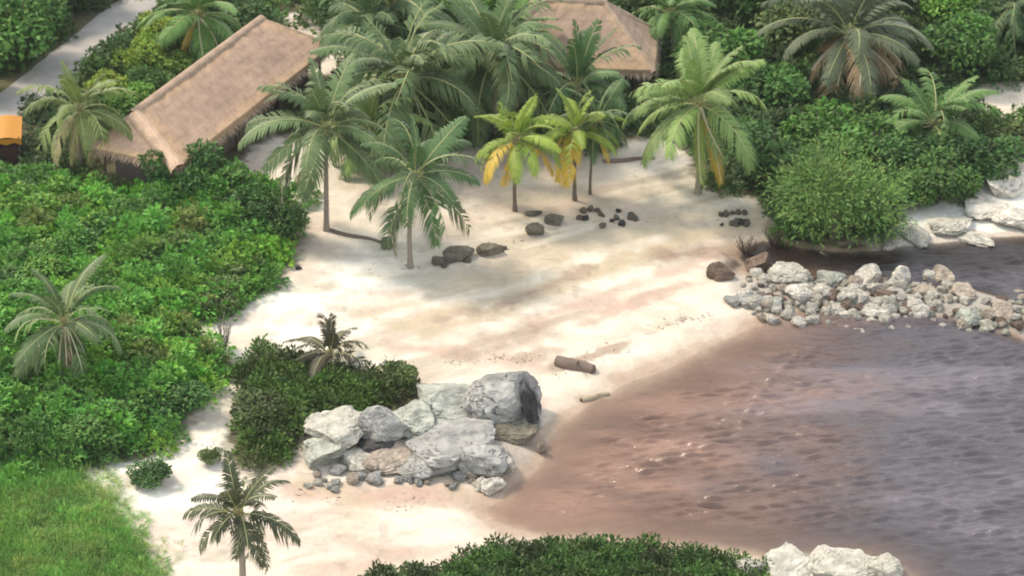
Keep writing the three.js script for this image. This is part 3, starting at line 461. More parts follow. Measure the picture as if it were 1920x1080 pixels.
// one slope: from the eave edge a-b up to the ridge edge c-d, in stepped courses, with a ragged underside fringe
function slopeGeo(a, b, c, d, courses, seed, across = 70) {
  const up = courses * 6, nrm = new THREE.Vector3().crossVectors(b.clone().sub(a), c.clone().lerp(d, 0.5).sub(a)).normalize(); if (nrm.y < 0) nrm.negate();
  const P = [], U = [], I = [], K = [], wid = b.distanceTo(a), hgt = a.clone().lerp(b, 0.5).distanceTo(c.clone().lerp(d, 0.5)), row = across + 1;
  for (let j = 0; j <= up + 2; j++) for (let i = 0; i <= across; i++) {
    const u = i / across, v = Math.max(0, (j - 2) / up), e = a.clone().lerp(b, u), r = c.clone().lerp(d, u), p = e.lerp(r, v), along = lerp(a.distanceTo(b), c.distanceTo(d), v) * u;
    const saw = (v * courses) % 1, lift = 0.022 * (1 - saw) * (v < 0.999 ? 1 : 0) + 0.07 * (fbm(u * wid * 2.2, v * hgt * 2.2, 3, seed) - 0.5) + 0.18 * (fbm(u * wid * 0.4, v * hgt * 0.4, 2, seed + 9) - 0.5);
    p.addScaledVector(nrm, lift + 0.12);
    if (j < 2) { p.y -= (2 - j) * 0.11 + 0.10 * (h2(i, j, seed) - 0.3); p.addScaledVector(nrm, -0.10 * (2 - j)); }
    P.push(p.x, p.y, p.z); U.push((along + seed) / 2.2, v * hgt / 2.2);
    { const e = Math.min(v, 1 - v, u * 1.6, (1 - u) * 1.6), o = fbm(u * wid * 0.5 + seed, v * hgt * 0.6, 4, seed + 30), tan = 1 - sstep(0.02, 0.24, e + (o - 0.5) * 0.25), g = 0.78 + 0.42 * o; K.push(g * (1 + 0.24 * tan), g * (0.97 + 0.20 * tan), g * (1 + 0.02 * tan)); }
    if (j < up + 2 && i < across) { const q = j * row + i; I.push(q, q + 1, q + row, q + 1, q + row + 1, q + row); }
  }
  const g = new THREE.BufferGeometry(); g.setAttribute('position', new THREE.Float32BufferAttribute(P, 3)); g.setAttribute('uv', new THREE.Float32BufferAttribute(U, 2)); g.setAttribute('color', new THREE.Float32BufferAttribute(K, 3)); g.setIndex(I); g.computeVertexNormals(); return g;
}
function capGeo(a, b, r, seed) { const n = 40, g = new THREE.TubeGeometry(new THREE.LineCurve3(a, b), n, r, 10, false), P = g.attributes.position, U = g.attributes.uv, L = a.distanceTo(b); for (let i = 0; i < P.count; i++) { const k = fbm(P.getX(i) * 3, P.getY(i) * 3 + P.getZ(i) * 3, 3, seed) - 0.5; P.setXYZ(i, P.getX(i) + k * 0.08, P.getY(i) + k * 0.08, P.getZ(i) + k * 0.08); U.setXY(i, U.getY(i) * 2 * r * 3 / 2.2, U.getX(i) * L / 2.2); } g.setAttribute('color', new THREE.Float32BufferAttribute(new Float32Array(P.count * 3).fill(1.08), 3)); g.computeVertexNormals(); return g; }
function hut(name, label, center, turn, len, halfW, ridgeH, eaveH, hipA, hipB, tone, { posts = 5, courses = 6, capTone, backW = halfW } = {}) {
  const o = thing(name, label, 'hut', center, turn), V = (x, y, z) => new THREE.Vector3(x, y, z), l = len / 2;
  // local x along the ridge, +z the side towards the beach
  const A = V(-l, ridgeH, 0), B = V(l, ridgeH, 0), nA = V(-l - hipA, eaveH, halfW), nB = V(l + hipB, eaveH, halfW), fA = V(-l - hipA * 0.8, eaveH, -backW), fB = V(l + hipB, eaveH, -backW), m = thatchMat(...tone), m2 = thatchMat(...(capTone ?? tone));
  const roof = part('roof', slopeGeo(nA, nB, A, B, courses, 3, 110), m, o); roof.name = 'roof_slope';
  part('roof_slope', slopeGeo(fB, fA, B, A, courses, 5, 110), m, o); part('roof_slope', slopeGeo(fA, nA, A, A.clone().add(V(0, 0, 0.01)), courses, 7), m2, o); part('roof_slope', slopeGeo(nB, fB, B, B.clone().add(V(0, 0, -0.01)), courses, 8), m, o);  // left hip in a paler tone: weathered strip, plus sunlight put into its colour
  part('ridge_cap', capGeo(A.clone().add(V(-0.2, -0.03, -0.04)), B.clone().add(V(0.2, -0.03, -0.04)), 0.3, 2), m, o);
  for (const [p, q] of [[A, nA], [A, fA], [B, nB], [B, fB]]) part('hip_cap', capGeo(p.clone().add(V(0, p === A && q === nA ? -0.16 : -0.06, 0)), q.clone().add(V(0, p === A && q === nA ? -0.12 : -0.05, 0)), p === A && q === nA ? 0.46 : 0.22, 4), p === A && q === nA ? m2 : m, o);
  const y0 = -0.3, side = s => s > 0 ? halfW - 0.6 : 0.5 - backW;
  for (let i = 0; i <= posts; i++) for (const s of [-1, 1]) { const x = lerp(-l - hipA + 0.6, l + hipB - 0.6, i / posts); part('post', limb([V(x, y0, side(s)), V(x, eaveH * 0.5, side(s) + 0.02), V(x, eaveH + 0.05, side(s))], 0.1, 0.085, 7), WOOD, o); }
  for (const s of [-1, 1]) part('beam', new THREE.BoxGeometry(len + hipA + hipB - 1, 0.16, 0.14).translate((hipB - hipA) / 2, eaveH + 0.02, side(s)), WOOD, o);
  // plank walls a step behind the posts
  const wl = len + hipA + hipB - 2.2, wx = (hipB - hipA) / 2, w1 = halfW - 1.1, w0 = 0.9 - backW, pl = [];
  const boards = Math.floor(wl / 0.5);
  for (let i = 0; i < boards; i++) { const x = wx - wl / 2 + (i + 0.5) * wl / boards; if (i % 9 === 4) continue; for (const s of [-1, 1]) pl.push(new THREE.BoxGeometry(wl / boards - 0.015, eaveH + 0.3, 0.05).translate(x, eaveH / 2 - 0.15, (s > 0 ? w1 : w0) + 0.006 * (i % 3))); }
  for (const s of [-1, 1]) { const k = Math.floor((w1 - w0) / 0.5); for (let i = 0; i < k; i++) pl.push(new THREE.BoxGeometry(0.05, eaveH + 0.3, (w1 - w0) / k - 0.015).translate(wx + s * (wl / 2 + 0.03), eaveH / 2 - 0.15, w0 + (i + 0.5) * (w1 - w0) / k)); }
  // loose straw ends hanging over the eaves
  const F = new Tris(), RF = rng(Math.round(len * 100)); for (const [p, q] of [[nA, nB], [nB, fB], [fB, fA], [fA, nA]]) { const n = Math.floor(p.distanceTo(q) * 26), e = q.clone().sub(p).normalize(), out = new THREE.Vector3(e.z, 0, -e.x); if (out.dot(p.clone().lerp(q, 0.5).sub(V(0, 0, 0)).setY(0)) < 0) out.negate(); for (let i = 0; i < n; i++) { const b = p.clone().lerp(q, (i + RF()) / n).add(V(0, 0.06 - 0.2 * RF(), 0)), t = b.clone().addScaledVector(out, 0.12 + 0.3 * RF()).addScaledVector(e, 0.2 * (RF() - 0.5)).add(V(0, -0.12 - 0.3 * RF() * RF() - 0.1, 0)), g = 0.7 + 0.6 * RF(), c = [g, g, g]; F.t(F.v(b.x - e.x * 0.035, b.y, b.z - e.z * 0.035, c), F.v(b.x + e.x * 0.035, b.y, b.z + e.z * 0.035, c), F.v(t.x, t.y, t.z, c)); } }
  part('eave_fringe', F.geo(), new THREE.MeshStandardMaterial({ color: col(...tone), vertexColors: true, roughness: 0.95, side: THREE.DoubleSide }), o).userData = { kind: 'stuff' };
  const w = part('wall', mergeGeometries(pl), WALL, o); w.userData = { kind: 'stuff' };
  return o;
}
{
  const a = onLevel(252, 214, 4.5), b = onLevel(490, 38, 4.5), c = a.clone().lerp(b, 0.5), d = b.clone().sub(a), len = d.length(); c.y = groundY(c.x, c.z); 
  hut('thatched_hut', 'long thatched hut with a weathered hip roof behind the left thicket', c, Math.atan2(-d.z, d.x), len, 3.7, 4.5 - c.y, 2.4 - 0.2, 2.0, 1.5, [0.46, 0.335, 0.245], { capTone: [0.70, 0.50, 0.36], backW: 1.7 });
  const a2 = onLevel(1010, 0, 5.6), b2 = onLevel(1132, 4, 5.6), c2 = a2.clone().lerp(b2, 0.5), d2 = b2.clone().sub(a2); c2.y = groundY(c2.x, c2.z);
  hut('thatched_hut', 'thatched hut with a steep rounded pinkish roof half hidden by palms at the top', c2, Math.atan2(-d2.z, d2.x), d2.length(), 3.6, 5.6 - c2.y, 2.3, 2.8, 3.0, [0.43, 0.325, 0.24], { posts: 3, courses: 7, backW: 2.2 });
}
// the kiosk with the orange canopy at the left edge
{
  const p = place(-10, 302), o = thing('kiosk', 'dark kiosk with an orange canopy at the left edge beside the road', 'kiosk', p, 0.12);
  const orange = new THREE.MeshStandardMaterial({ color: col(0.50, 0.22, 0.02), roughness: 0.6, side: THREE.DoubleSide }), dark = new THREE.MeshStandardMaterial({ color: col(0.07, 0.035, 0.025), roughness: 0.85 }), rust = new THREE.MeshStandardMaterial({ color: col(0.30, 0.09, 0.035), roughness: 0.8 });
  part('counter', new THREE.BoxGeometry(2.6, 1.0, 1.5).translate(0, 0.5, 0), dark, o);
  const cn = new THREE.PlaneGeometry(3.2, 1.9, 16, 8); cn.rotateX(-Math.PI / 2); { const P = cn.attributes.position; for (let i = 0; i < P.count; i++) P.setY(i, 1.95 - 0.25 * P.getZ(i) - 0.05 * Math.cos(P.getX(i) * 3.9)); cn.computeVertexNormals(); } part('canopy', cn, orange, o);
  const va = new THREE.PlaneGeometry(3.2, 0.3, 24, 2); { const P = va.attributes.position; for (let i = 0; i < P.count; i++) { const low = P.getY(i) < -0.1; P.setXYZ(i, P.getX(i), 1.55 + P.getY(i) - (low ? 0.06 * Math.cos(P.getX(i) * 7.85) : 0), 1.005 + 0.02 * Math.sin(P.getX(i) * 5)); } va.computeVertexNormals(); } part('valance', va, orange, o);
  part('back_panel', new THREE.BoxGeometry(2.6, 1.0, 0.06).translate(0, 1.5, -0.72), rust, o);
  for (const sx of [-1, 1]) for (const sz of [-1, 1]) part('post', new THREE.CylinderGeometry(0.04, 0.045, sz > 0 ? 1.75 : 2.15, 7).translate(sx * 1.45, sz > 0 ? 0.87 : 1.07, sz * 0.9), WOOD, o);
}

// ------------------------------------------------------------------ rocks
function rockGeo(seed, { detail = 11, cuts = 9, rough = 0.18, box = 0, darkFlank = false } = {}) {
  const R = rng(seed), base = mergeVertices(new THREE.IcosahedronGeometry(1, detail).deleteAttribute('uv').deleteAttribute('normal')), P = base.attributes.position, v = new THREE.Vector3(), planes = [], n = P.count, C = new Float32Array(n * 3);
  for (let i = 0; i < cuts; i++) planes.push([rv(R), 0.52 + 0.3 * R()]);
  for (let i = 0; i < n; i++) {
    v.fromBufferAttribute(P, i).normalize(); const d = v.clone();
    if (box) { const m = Math.max(Math.abs(v.x), Math.abs(v.y), Math.abs(v.z)); v.multiplyScalar(lerp(1, 0.72 / m, box)); }
    for (const [q, k] of planes) { const e = v.dot(q) - k; if (e > 0) v.addScaledVector(q, -e * 0.93); }
    const f = (vnoise3(d.x * 1.7 + seed, d.y * 1.7, d.z * 1.7, seed) - 0.5) * rough * 1.6 + (vnoise3(d.x * 4.5, d.y * 4.5 + seed, d.z * 4.5, seed + 1) - 0.5) * rough * 0.8 + (vnoise3(d.x * 11, d.y * 11, d.z * 11 + seed, seed + 2) - 0.5) * rough * 0.45, crack = Math.abs(vnoise3(d.x * 2.6, d.y * 2.6, d.z * 2.6, seed + 5) - 0.5);
    v.multiplyScalar(1 + f - 0.10 * (1 - sstep(0, 0.035, crack))); P.setXYZ(i, v.x, v.y, v.z);
    const g = 0.72 + 0.56 * vnoise3(d.x * 3.1, d.y * 3.1, d.z * 3.1 + 9, seed + 3) * (0.7 + 0.6 * vnoise3(d.x * 9, d.y * 9, d.z * 9, seed + 4)); let gg = g; if (darkFlank) { const q = d.x * 0.88 + d.y * 0.16 + d.z * 0.40 + 0.36 * (vnoise3(d.x * 4, d.y * 4, d.z * 4, 61) - 0.5), m = sstep(0.48, 0.86, q); gg = lerp(g, 0.09, m); v.multiplyScalar(1 - 0.02 * m); P.setXYZ(i, v.x, v.y, v.z); const t = sstep(0.25, 0.6, -d.z * 0.6 + d.y * 0.7); gg *= lerp(1, 0.85, t); }  // right flank coloured near black, with an uneven soft edge
    C[3 * i] = gg; C[3 * i + 1] = gg * 0.99; C[3 * i + 2] = gg * 0.96;
  }
  base.setAttribute('color', new THREE.BufferAttribute(C, 3));
  const g = toCreasedNormals(base, 0.42), Q = g.attributes.position, Nn = g.attributes.normal, U = new Float32Array(Q.count * 2);
  for (let i = 0; i < Q.count; i++) { const ax = Math.abs(Nn.getX(i)), ay = Math.abs(Nn.getY(i)), az = Math.abs(Nn.getZ(i)), x = Q.getX(i), y = Q.getY(i), z = Q.getZ(i), [a, b] = ay > ax && ay > az ? [x, z] : ax > az ? [z, y] : [x, y]; U[2 * i] = a; U[2 * i + 1] = b; }
  g.setAttribute('uv', new THREE.BufferAttribute(U, 2)); return g;
}
const ROCKS = [1, 2, 3, 4, 5, 6, 7, 8].map(s => rockGeo(500 + s, { box: s % 2 ? 0.35 : 0.1 })), SMALL = [1, 2, 3, 4, 5, 6].map(s => rockGeo(600 + s, { detail: 5, cuts: 7, rough: 0.2, box: 0.3 }));
const rockBump = greyTexture(512, 6, 88), rockMap = greyTexture(512, 5, 89, 0.6, 1);
const stone = (r, g, b, rough = 0.92) => new THREE.MeshStandardMaterial({ color: col(r, g, b), vertexColors: true, map: rockMap, bumpMap: rockBump, bumpScale: 0.10, roughness: rough });
const ST = { white: stone(0.78, 0.74, 0.66), pale: stone(0.62, 0.60, 0.52), green: stone(0.48, 0.50, 0.44), grey: stone(0.44, 0.44, 0.42), warm: stone(0.52, 0.44, 0.36), brown: stone(0.24, 0.17, 0.13), dark: stone(0.09, 0.085, 0.085), moss: stone(0.25, 0.225, 0.17) };
let rockN = 0;
function rock(px, py, w, h, d, m, label, { turn, variant, sink = 0.25, tilt = 0, group, name = 'rock', cat = 'rock', set = ROCKS } = {}) {
  const k = rockN++, p = place(px, py), o = new THREE.Mesh(set[variant ?? k % set.length], ST[m]); o.name = numbered(name); o.castShadow = o.receiveShadow = true;
  o.position.set(p.x, Math.max(p.y, -0.25) + h * (0.5 - sink), p.z); o.scale.set(w * 0.56, h * 0.56, d * 0.56); o.rotation.set(tilt * 0.5, turn ?? k * 1.7, tilt); scene.add(o); tag(o, label, cat, group); return o;
}
// grey outcrop by the low cover
rock(948, 788, 3.4, 2.6, 3.0, 'grey', 'biggest rounded grey boulder with a black right flank', { turn: 0, set: [rockGeo(777, { cuts: 4, rough: 0.13, box: 0.1, detail: 22, darkFlank: true })], name: 'boulder', cat: 'boulder', sink: 0.16 });
rock(960, 822, 2.4, 0.9, 1.5, 'moss', 'low olive stained ledge at the foot of the biggest boulder', { turn: 0.1, variant: 5 });
rock(612, 852, 2.69, 1.41, 2.30, 'green', 'pale greenish rounded rock at the left end of the outcrop', { turn: 0.6, variant: 1 });
rock(628, 815, 3.04, 1.14, 2.53, 'pale', 'pale cracked rock under the edge of the low green cover', { turn: 1.2, variant: 3 });
rock(712, 818, 2.34, 1.50, 1.72, 'grey', 'grey wedge-shaped block with a deeply shaded underside', { turn: 0.15, variant: 4, sink: 0.08 });
rock(712, 834, 1.87, 0.62, 1.38, 'dark', 'dark stone beneath the wedge-shaped block', { turn: 0.3, variant: 2 });  // near-black stone under the front of the wedge block
rock(845, 772, 3.98, 1.50, 2.76, 'green', 'broad pale green rock at the back of the outcrop below the boulder', { turn: 0.2, variant: 6 });
rock(775, 795, 2.57, 1.14, 2.30, 'green', 'greenish rock between the wedge block and the broad pale rock', { turn: 1.9, variant: 0 });
rock(858, 838, 4.21, 1.41, 3.45, 'grey', 'largest flat-topped grey slab in the middle of the outcrop', { turn: 0.5, variant: 2 });
rock(905, 868, 2.57, 1.32, 2.30, 'grey', 'pitted grey rock at the lower right of the outcrop', { turn: 2.2, variant: 7 });
rock(800, 878, 2.81, 0.84, 2.30, 'grey', 'low grey rock at the front centre of the outcrop', { turn: 2.9, variant: 4 });
rock(735, 862, 2.69, 0.66, 2.18, 'warm', 'low brownish rock in front of the wedge block', { turn: 0.9, variant: 5 });
rock(670, 868, 1.87, 0.70, 1.72, 'pale', 'pale stone between the left rounded rock and the brownish rock', { turn: 0.4, variant: 6 });
rock(922, 918, 1.1, 0.9, 1.0, 'white', 'white rock at the lowest corner of the outcrop', { turn: 0.8, variant: 0 });
rock(948, 880, 0.8, 0.8, 0.8, 'white', 'white stone at the water edge right of the pitted grey rock', { turn: 1.4, variant: 3 });
rock(700, 844, 1.1, 0.35, 0.7, 'white', 'thin white slab at the foot of the wedge block', { turn: 0.1, variant: 5 });
rock(1016, 850, 0.42, 0.75, 0.42, 'warm', 'small upright tan stone standing in the shallow brown water', { turn: 0.3, variant: 0, sink: 0.1 });
{ const R = rng(71); for (let i = 0; i < 90; i++) { const t = R(), s = 0.25 + 0.6 * R() * R(); rock(lerp(590, 945, t) + (R() - 0.5) * 40, lerp(i % 2 ? 800 : 872, 928, R()) - 14 * Math.sin(t * 3.1), s * 1.3, s * 0.8, s, ['grey', 'pale', 'warm', 'grey'][i % 4], 'small stone scattered along the front of the grey outcrop', { set: SMALL, group: 'small stones along the outcrop', name: 'stone', cat: 'stone' }); } }
// rock jetty between lagoon and channel
const JR = [
  [1478, 528, 2.3, 1.5, 1.7, 'pale', 'long pale boulder at the beach end of the rock jetty'], [1500, 556, 2.2, 0.9, 1.4, 'white', 'smooth white rock below the long pale boulder'],
  [1558, 532, 1.7, 1.2, 1.5, 'green', 'greenish rock right of the long pale boulder'], [1628, 532, 1.8, 1.5, 1.3, 'white', 'brightest white block in the middle of the jetty'],
  [1690, 536, 1.0, 1.7, 1.0, 'white', 'tall pointed white rock in the jetty'], [1762, 530, 2.1, 1.3, 1.4, 'warm', 'large tan block right of the pointed white rock'],
  [1805, 556, 1.8, 1.0, 1.4, 'warm', 'rounded tan rock at the right of the first rock mass'], [1408, 572, 1.7, 0.9, 1.4, 'grey', 'grey rock on the sand at the jetty root'],
  [1372, 572, 0.9, 0.6, 0.9, 'grey', 'small dark-ended grey rock left of the jetty root'], [1640, 592, 2.3, 0.8, 1.2, 'white', 'long white rock at the lagoon waterline of the jetty'],
  [1562, 588, 1.3, 0.8, 1.2, 'pale', 'pale rock left of the long waterline rock'], [1878, 592, 1.6, 1.1, 1.4, 'warm', 'tan rock at the right edge cluster of the jetty'],
  [1818, 606, 1.5, 1.1, 1.3, 'green', 'greenish rock at the left of the right edge cluster'], [1722, 582, 1.9, 0.45, 1.1, 'brown', 'flat brown slab at the waterline of the jetty'],
  [1660, 562, 1.2, 0.9, 1.0, 'brown', 'dark brown rock below the brightest white block'], [1590, 560, 1.4, 0.9, 1.2, 'pale', 'pale grey rock at the centre of the jetty'],
  [1735, 556, 1.3, 0.8, 1.1, 'warm', 'tan stone beneath the large tan block'], [1448, 576, 1.5, 0.8, 1.3, 'green', 'greenish rock between jetty root and smooth white rock'],
  [1905, 565, 1.3, 0.7, 1.1, 'warm', 'low pinkish rock at the right image edge above the cluster'], [1850, 618, 1.0, 0.7, 0.9, 'pale', 'pale rock at the bottom of the right edge cluster'],
];
for (const [px, py, w, h, d, m, label] of JR) rock(px, py - 4, w * 0.9, h * 0.68, d * 1.0, m, label);
rock(1348, 520, 1.55, 1.0, 1.0, 'brown', 'square brown block on the sand left of the jetty', { turn: 0.05, variant: 4, sink: 0.2 });
rock(1420, 505, 1.6, 1.2, 1.3, 'brown', 'brown dome-shaped rock at the head of the dark channel', { turn: 0.5, variant: 1 });
rock(1608, 628, 0.6, 0.35, 0.5, 'white', 'lone white stone in the lagoon in front of the jetty', { set: SMALL });
rock(1712, 592, 0.5, 0.35, 0.5, 'white', 'small white stone in the gap between the two rock clusters', { set: SMALL });
{ const R = rng(72), line = gpoly([1400, 560], [1480, 552], [1560, 562], [1650, 566], [1740, 556], [1815, 556]); let made = 0;
  for (let i = 0; i < 600 && made < 270; i++) { const t = R() * 5, k = Math.floor(t), a = line[k], b = line[k + 1], f = t - k, x = lerp(a[0], b[0], f) + (R() - 0.5) * 0.6, z = lerp(a[1], b[1], f) + (R() + R() - 1) * 3.0, s = 0.24 + 0.62 * R() * R(); made++; rockAt(x, z, s, ['white', 'pale', 'warm', 'white', 'white', 'pale', 'brown'][i % 7], 'small rock wedged among the bigger rocks of the jetty', 'small rocks of the jetty'); }
  for (let i = 0; i < 48; i++) { const p = onLevel(lerp(1792, 1950, R()), lerp(570, 626, R())); rockAt(p.x, p.z, 0.3 + 0.5 * R() * R(), ['white', 'pale', 'warm', 'green', 'brown'][i % 5], 'small rock in the pile at the right edge of the jetty', 'small rocks of the right edge pile'); } }
function rockAt(x, z, s, m, label, group) { const k = rockN++, o = new THREE.Mesh(SMALL[k % 6], ST[m]); o.name = numbered('small_rock'); o.castShadow = o.receiveShadow = true; const y = Math.max(groundY(x, z), -0.1); o.position.set(x, y + s * 0.22, z); o.scale.set(s * 0.62, s * 0.46, s * 0.55); o.rotation.set(0.2 * Math.sin(k), k * 1.3, 0.25 * Math.cos(k * 2)); scene.add(o); tag(o, label, 'rock', group); }
// white limestone shore at the right, pale outcrop at the bottom
rock(1885, 352, 2.6, 1.5, 2.2, 'white', 'highest white limestone rock under the dark shrubs at the right edge');
rock(1915, 325, 1.6, 1.4, 1.6, 'white', 'white limestone rock at the right edge behind the highest one');
rock(1845, 395, 2.6, 0.55, 2.2, 'white', 'low white limestone ledge in the middle of the right shore');
rock(1900, 415, 3.2, 0.9, 2.2, 'white', 'broad flat white limestone slab at the right edge');
rock(1780, 425, 2.6, 0.6, 2.0, 'pale', 'flat pale limestone ledge right of the round bush');
rock(1720, 446, 2.2, 0.5, 1.3, 'pale', 'low limestone ledge at the channel edge');
rock(1670, 466, 0.9, 0.35, 0.6, 'white', 'white limestone tip pointing into the channel');
rock(1820, 448, 2.6, 0.4, 1.2, 'pale', 'long low ledge just above the dark channel');
rock(1475, 1066, 3.2, 0.65, 2.2, 'pale', 'long low pale rock at the bottom edge right of the scrub band');
rock(1590, 1068, 3.0, 0.8, 2.4, 'pale', 'broad pale rock at the bottom edge beside the lagoon');
rock(1655, 1078, 1.6, 1.0, 1.5, 'pale', 'pale rock at the right end of the bottom outcrop');
rock(1400, 1072, 1.8, 0.8, 1.4, 'pale', 'pale rock half hidden by the scrub at the bottom edge');
rock(1540, 1048, 1.4, 0.6, 1.0, 'white', 'white rock at the waterline of the bottom outcrop');
rock(1916, 1012, 0.35, 0.3, 0.35, 'white', 'tiny white stone in the lagoon at the right edge', { set: SMALL });
// dark stones lying in a line on the beach
const DS = [[860, 482, 1.6, 0.75, 1.0, 'moss', 'wide dark stone under the arching frond on the beach'], [920, 474, 1.5, 0.85, 0.9, 'moss', 'dark stone in the middle of the beach line'], [1002, 438, 1.0, 0.75, 0.8, 'moss', 'tilted dark stone below the left young palm'], [1040, 418, 1.1, 0.65, 0.9, 'moss', 'dark stone at the upper end of the beach line'], [820, 494, 0.7, 0.45, 0.6, 'moss', 'small dark stone at the lower end of the beach line'], [1000, 402, 0.9, 0.3, 0.6, 'moss', 'flat faint stone behind the upper dark stones'], [728, 462, 0.75, 0.7, 0.7, 'moss', 'dark ball-shaped stone at the end of the pole-shaped trunk shadow'], [560, 504, 0.35, 0.25, 0.3, 'dark', 'single tiny dark stone on the bright sand'], [1814, 412, 1.2, 0.3, 0.5, 'moss', 'dark flat stone lying on the white limestone']];
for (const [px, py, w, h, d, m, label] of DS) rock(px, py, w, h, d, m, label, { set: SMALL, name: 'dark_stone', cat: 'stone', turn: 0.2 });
{ const R = rng(73); for (let i = 0; i < 44; i++) { const j = i % 3, [px, py] = j === 0 ? [lerp(1088, 1192, R()), lerp(392, 426, R())] : j === 1 ? [lerp(800, 960, R()), 0] : [lerp(1345, 1415, R()), lerp(400, 425, R())], yy = j === 1 ? 505 - (px - 800) * 0.28 + (R() - 0.5) * 14 : py, s = 0.16 + 0.22 * R(); rock(px, yy, s * 1.3, s, s, i % 4 ? 'moss' : 'dark', 'pebble-sized dark stone sprinkled on the upper beach', { set: SMALL, group: 'dark pebbles on the upper beach', name: 'pebble', cat: 'stone' }); } }
// wrack line of weed bits and litter along the beach
{
  const R = rng(81), lines = [gpoly([1030, 700], [1120, 665], [1200, 634], [1280, 602], [1340, 585]), gpoly([780, 690], [900, 668], [1000, 672]), gpoly([700, 500], [820, 500], [960, 462], [1080, 410], [1200, 420], [1420, 408]), gpoly([560, 930], [700, 945], [860, 945]), gpoly([420, 700], [395, 780], [400, 850], [470, 890])], bit = new THREE.IcosahedronGeometry(1, 0), M = [], C = [], m4 = new THREE.Matrix4(), q = new THREE.Quaternion(), p3 = new THREE.Vector3(), s3 = new THREE.Vector3();
  for (const L of lines) for (let i = 0; i < 170; i++) { const t = R() * (L.length - 1), k = Math.floor(t), f = t - k, x = lerp(L[k][0], L[k + 1][0], f) + (R() + R() - 1) * 0.7, z = lerp(L[k][1], L[k + 1][1], f) + (R() + R() - 1) * 0.7; if (vnoise(x * 0.8, z * 0.8, 5) < 0.42) continue; const s = 0.012 + 0.035 * R() * R(); q.setFromEuler(new THREE.Euler(0, R() * 6, 0)); m4.compose(p3.set(x, groundY(x, z) + 0.3 * s, z), q, s3.set(s * (1 + 2.5 * R()), s * 0.5, s)); M.push(...m4.elements); const g = 0.13 + 0.2 * R(); C.push(g, g * 0.8, g * 0.6); }
  const im = new THREE.InstancedMesh(bit, new THREE.MeshStandardMaterial({ roughness: 0.95 }), M.length / 16); im.instanceMatrix.array.set(M); im.instanceColor = new THREE.InstancedBufferAttribute(new Float32Array(C), 3); im.name = 'debris'; im.castShadow = im.receiveShadow = true; im.userData = { kind: 'stuff', label: 'brown weed bits and litter scattered in thin lines on the sand' }; scene.add(im);
}
// ------------------------------------------------------------------ driftwood, a trunk shadow laid as a pole, bare shrub, roots
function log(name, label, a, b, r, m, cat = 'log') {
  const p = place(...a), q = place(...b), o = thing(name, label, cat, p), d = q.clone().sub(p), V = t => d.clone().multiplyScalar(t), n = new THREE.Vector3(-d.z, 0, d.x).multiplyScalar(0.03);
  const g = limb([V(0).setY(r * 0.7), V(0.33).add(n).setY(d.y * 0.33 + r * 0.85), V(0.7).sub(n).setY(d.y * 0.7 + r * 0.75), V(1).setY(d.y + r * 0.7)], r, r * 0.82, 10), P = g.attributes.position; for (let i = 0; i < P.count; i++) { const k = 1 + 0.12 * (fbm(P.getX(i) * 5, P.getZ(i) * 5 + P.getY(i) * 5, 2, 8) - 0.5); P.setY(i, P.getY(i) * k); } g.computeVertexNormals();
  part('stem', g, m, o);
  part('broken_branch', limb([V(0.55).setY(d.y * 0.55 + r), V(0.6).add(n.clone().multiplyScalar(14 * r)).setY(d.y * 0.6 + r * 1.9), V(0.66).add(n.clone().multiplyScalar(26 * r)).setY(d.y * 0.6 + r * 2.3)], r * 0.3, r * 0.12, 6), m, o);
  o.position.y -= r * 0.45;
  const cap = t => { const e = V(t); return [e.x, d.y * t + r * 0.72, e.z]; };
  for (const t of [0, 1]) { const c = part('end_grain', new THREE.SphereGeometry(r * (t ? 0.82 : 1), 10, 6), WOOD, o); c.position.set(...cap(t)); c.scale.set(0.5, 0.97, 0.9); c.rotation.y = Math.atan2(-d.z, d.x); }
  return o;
}
const DRIFT = new THREE.MeshStandardMaterial({ color: col(0.20, 0.15, 0.12), roughness: 0.95, bumpMap: BARK.bumpMap, bumpScale: 0.03 }), DRIFT_PALE = new THREE.MeshStandardMaterial({ color: col(0.40, 0.33, 0.23), roughness: 0.9, bumpMap: BARK.bumpMap, bumpScale: 0.02 });
log('driftwood_log', 'thick brown driftwood log lying on the sand near the lagoon', [1046, 682], [1112, 697], 0.33, DRIFT);
log('driftwood_log', 'slim pale driftwood log at the sandy waterline', [1090, 752], [1140, 740], 0.14, DRIFT_PALE);
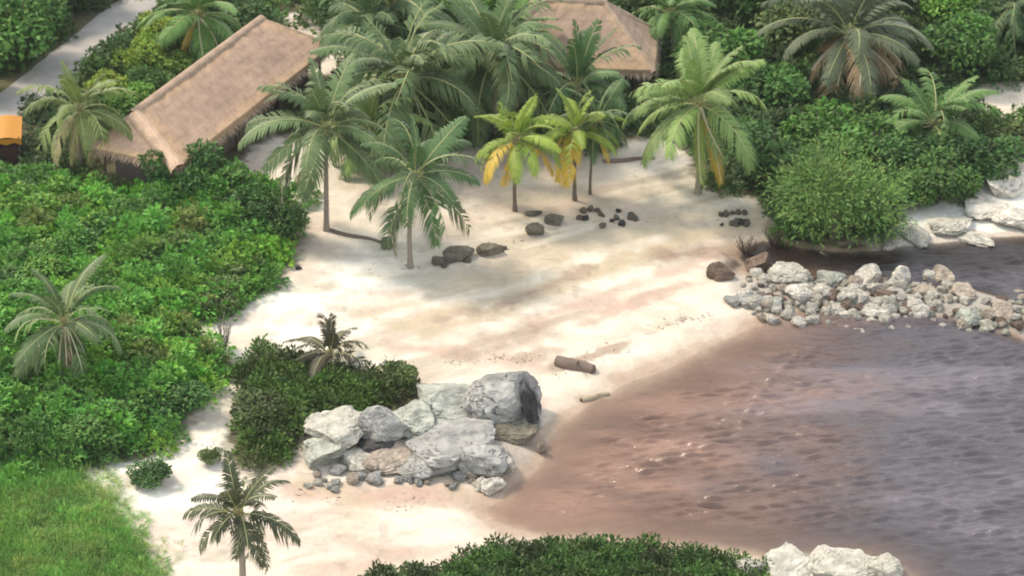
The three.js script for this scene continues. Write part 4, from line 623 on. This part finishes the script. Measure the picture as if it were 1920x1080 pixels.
log('pole_and_trunk_shadow', 'added thin pole standing in for the trunk shadow of the slender palm', [618, 432], [722, 458], 0.11, DRIFT, 'pole');  // trunk shadow of the slender palm, put in as a dark pole
log('pole_and_trunk_shadow', 'fallen brown trunk lying across the back of the beach', [1132, 304], [1226, 298], 0.14, DRIFT, 'pole');
log('stick', 'short pale stick leaning at the edge of the dark channel', [1538, 474], [1556, 484], 0.06, DRIFT_PALE, 'stick');
log('plank', 'pale plank lying in the tall grass at the lower left', [18, 1020], [62, 1024], 0.12, DRIFT_PALE, 'plank');
{
  const TW = new THREE.MeshStandardMaterial({ color: col(0.27, 0.23, 0.21), roughness: 0.9 });
  function twigs(name, label, px, py, h, n, spread, seed, m, cat) {
    const R = rng(seed), o = thing(name, label, cat, place(px, py)), V = (x, y, z) => new THREE.Vector3(x, y, z);
    for (let i = 0; i < n; i++) { const a = i * 2.4, q = spread * (0.35 + 0.65 * R()), e = V(q * Math.cos(a), h * (0.75 + 0.3 * R()), q * Math.sin(a)), g = [limb([V(0.05 * Math.cos(a), -0.1, 0.05 * Math.sin(a)), V(e.x * 0.55, e.y * 0.45, e.z * 0.55), e], 0.03, 0.008, 5)];
      for (let k = 0; k < 7; k++) { const t = 0.35 + 0.08 * k, s = V(e.x * t, e.y * t * 0.95, e.z * t), w = rv(R).multiplyScalar(0.28); w.y = Math.abs(w.y) + 0.2; g.push(limb([s, s.clone().addScaledVector(w, 0.5), s.clone().add(w)], 0.012, 0.004, 4)); } part('branch', mergeGeometries(g), m, o); }
  }
  twigs('bare_shrub', 'leafless grey shrub standing on the sandy point by the thicket', 420, 655, 1.75, 12, 0.55, 5, TW, 'shrub');
  const RT = new THREE.MeshStandardMaterial({ color: col(0.06, 0.04, 0.03), roughness: 0.9 });
  twigs('mangrove_roots', 'tangle of dark roots at the left end of the dark channel', 1402, 478, 0.8, 14, 0.9, 6, RT, 'roots');
  twigs('mangrove_roots', 'dark dead branches hanging under the left side of the round bush', 1452, 462, 0.9, 14, 0.9, 7, RT, 'roots');
}
renderer.render(scene, camera);
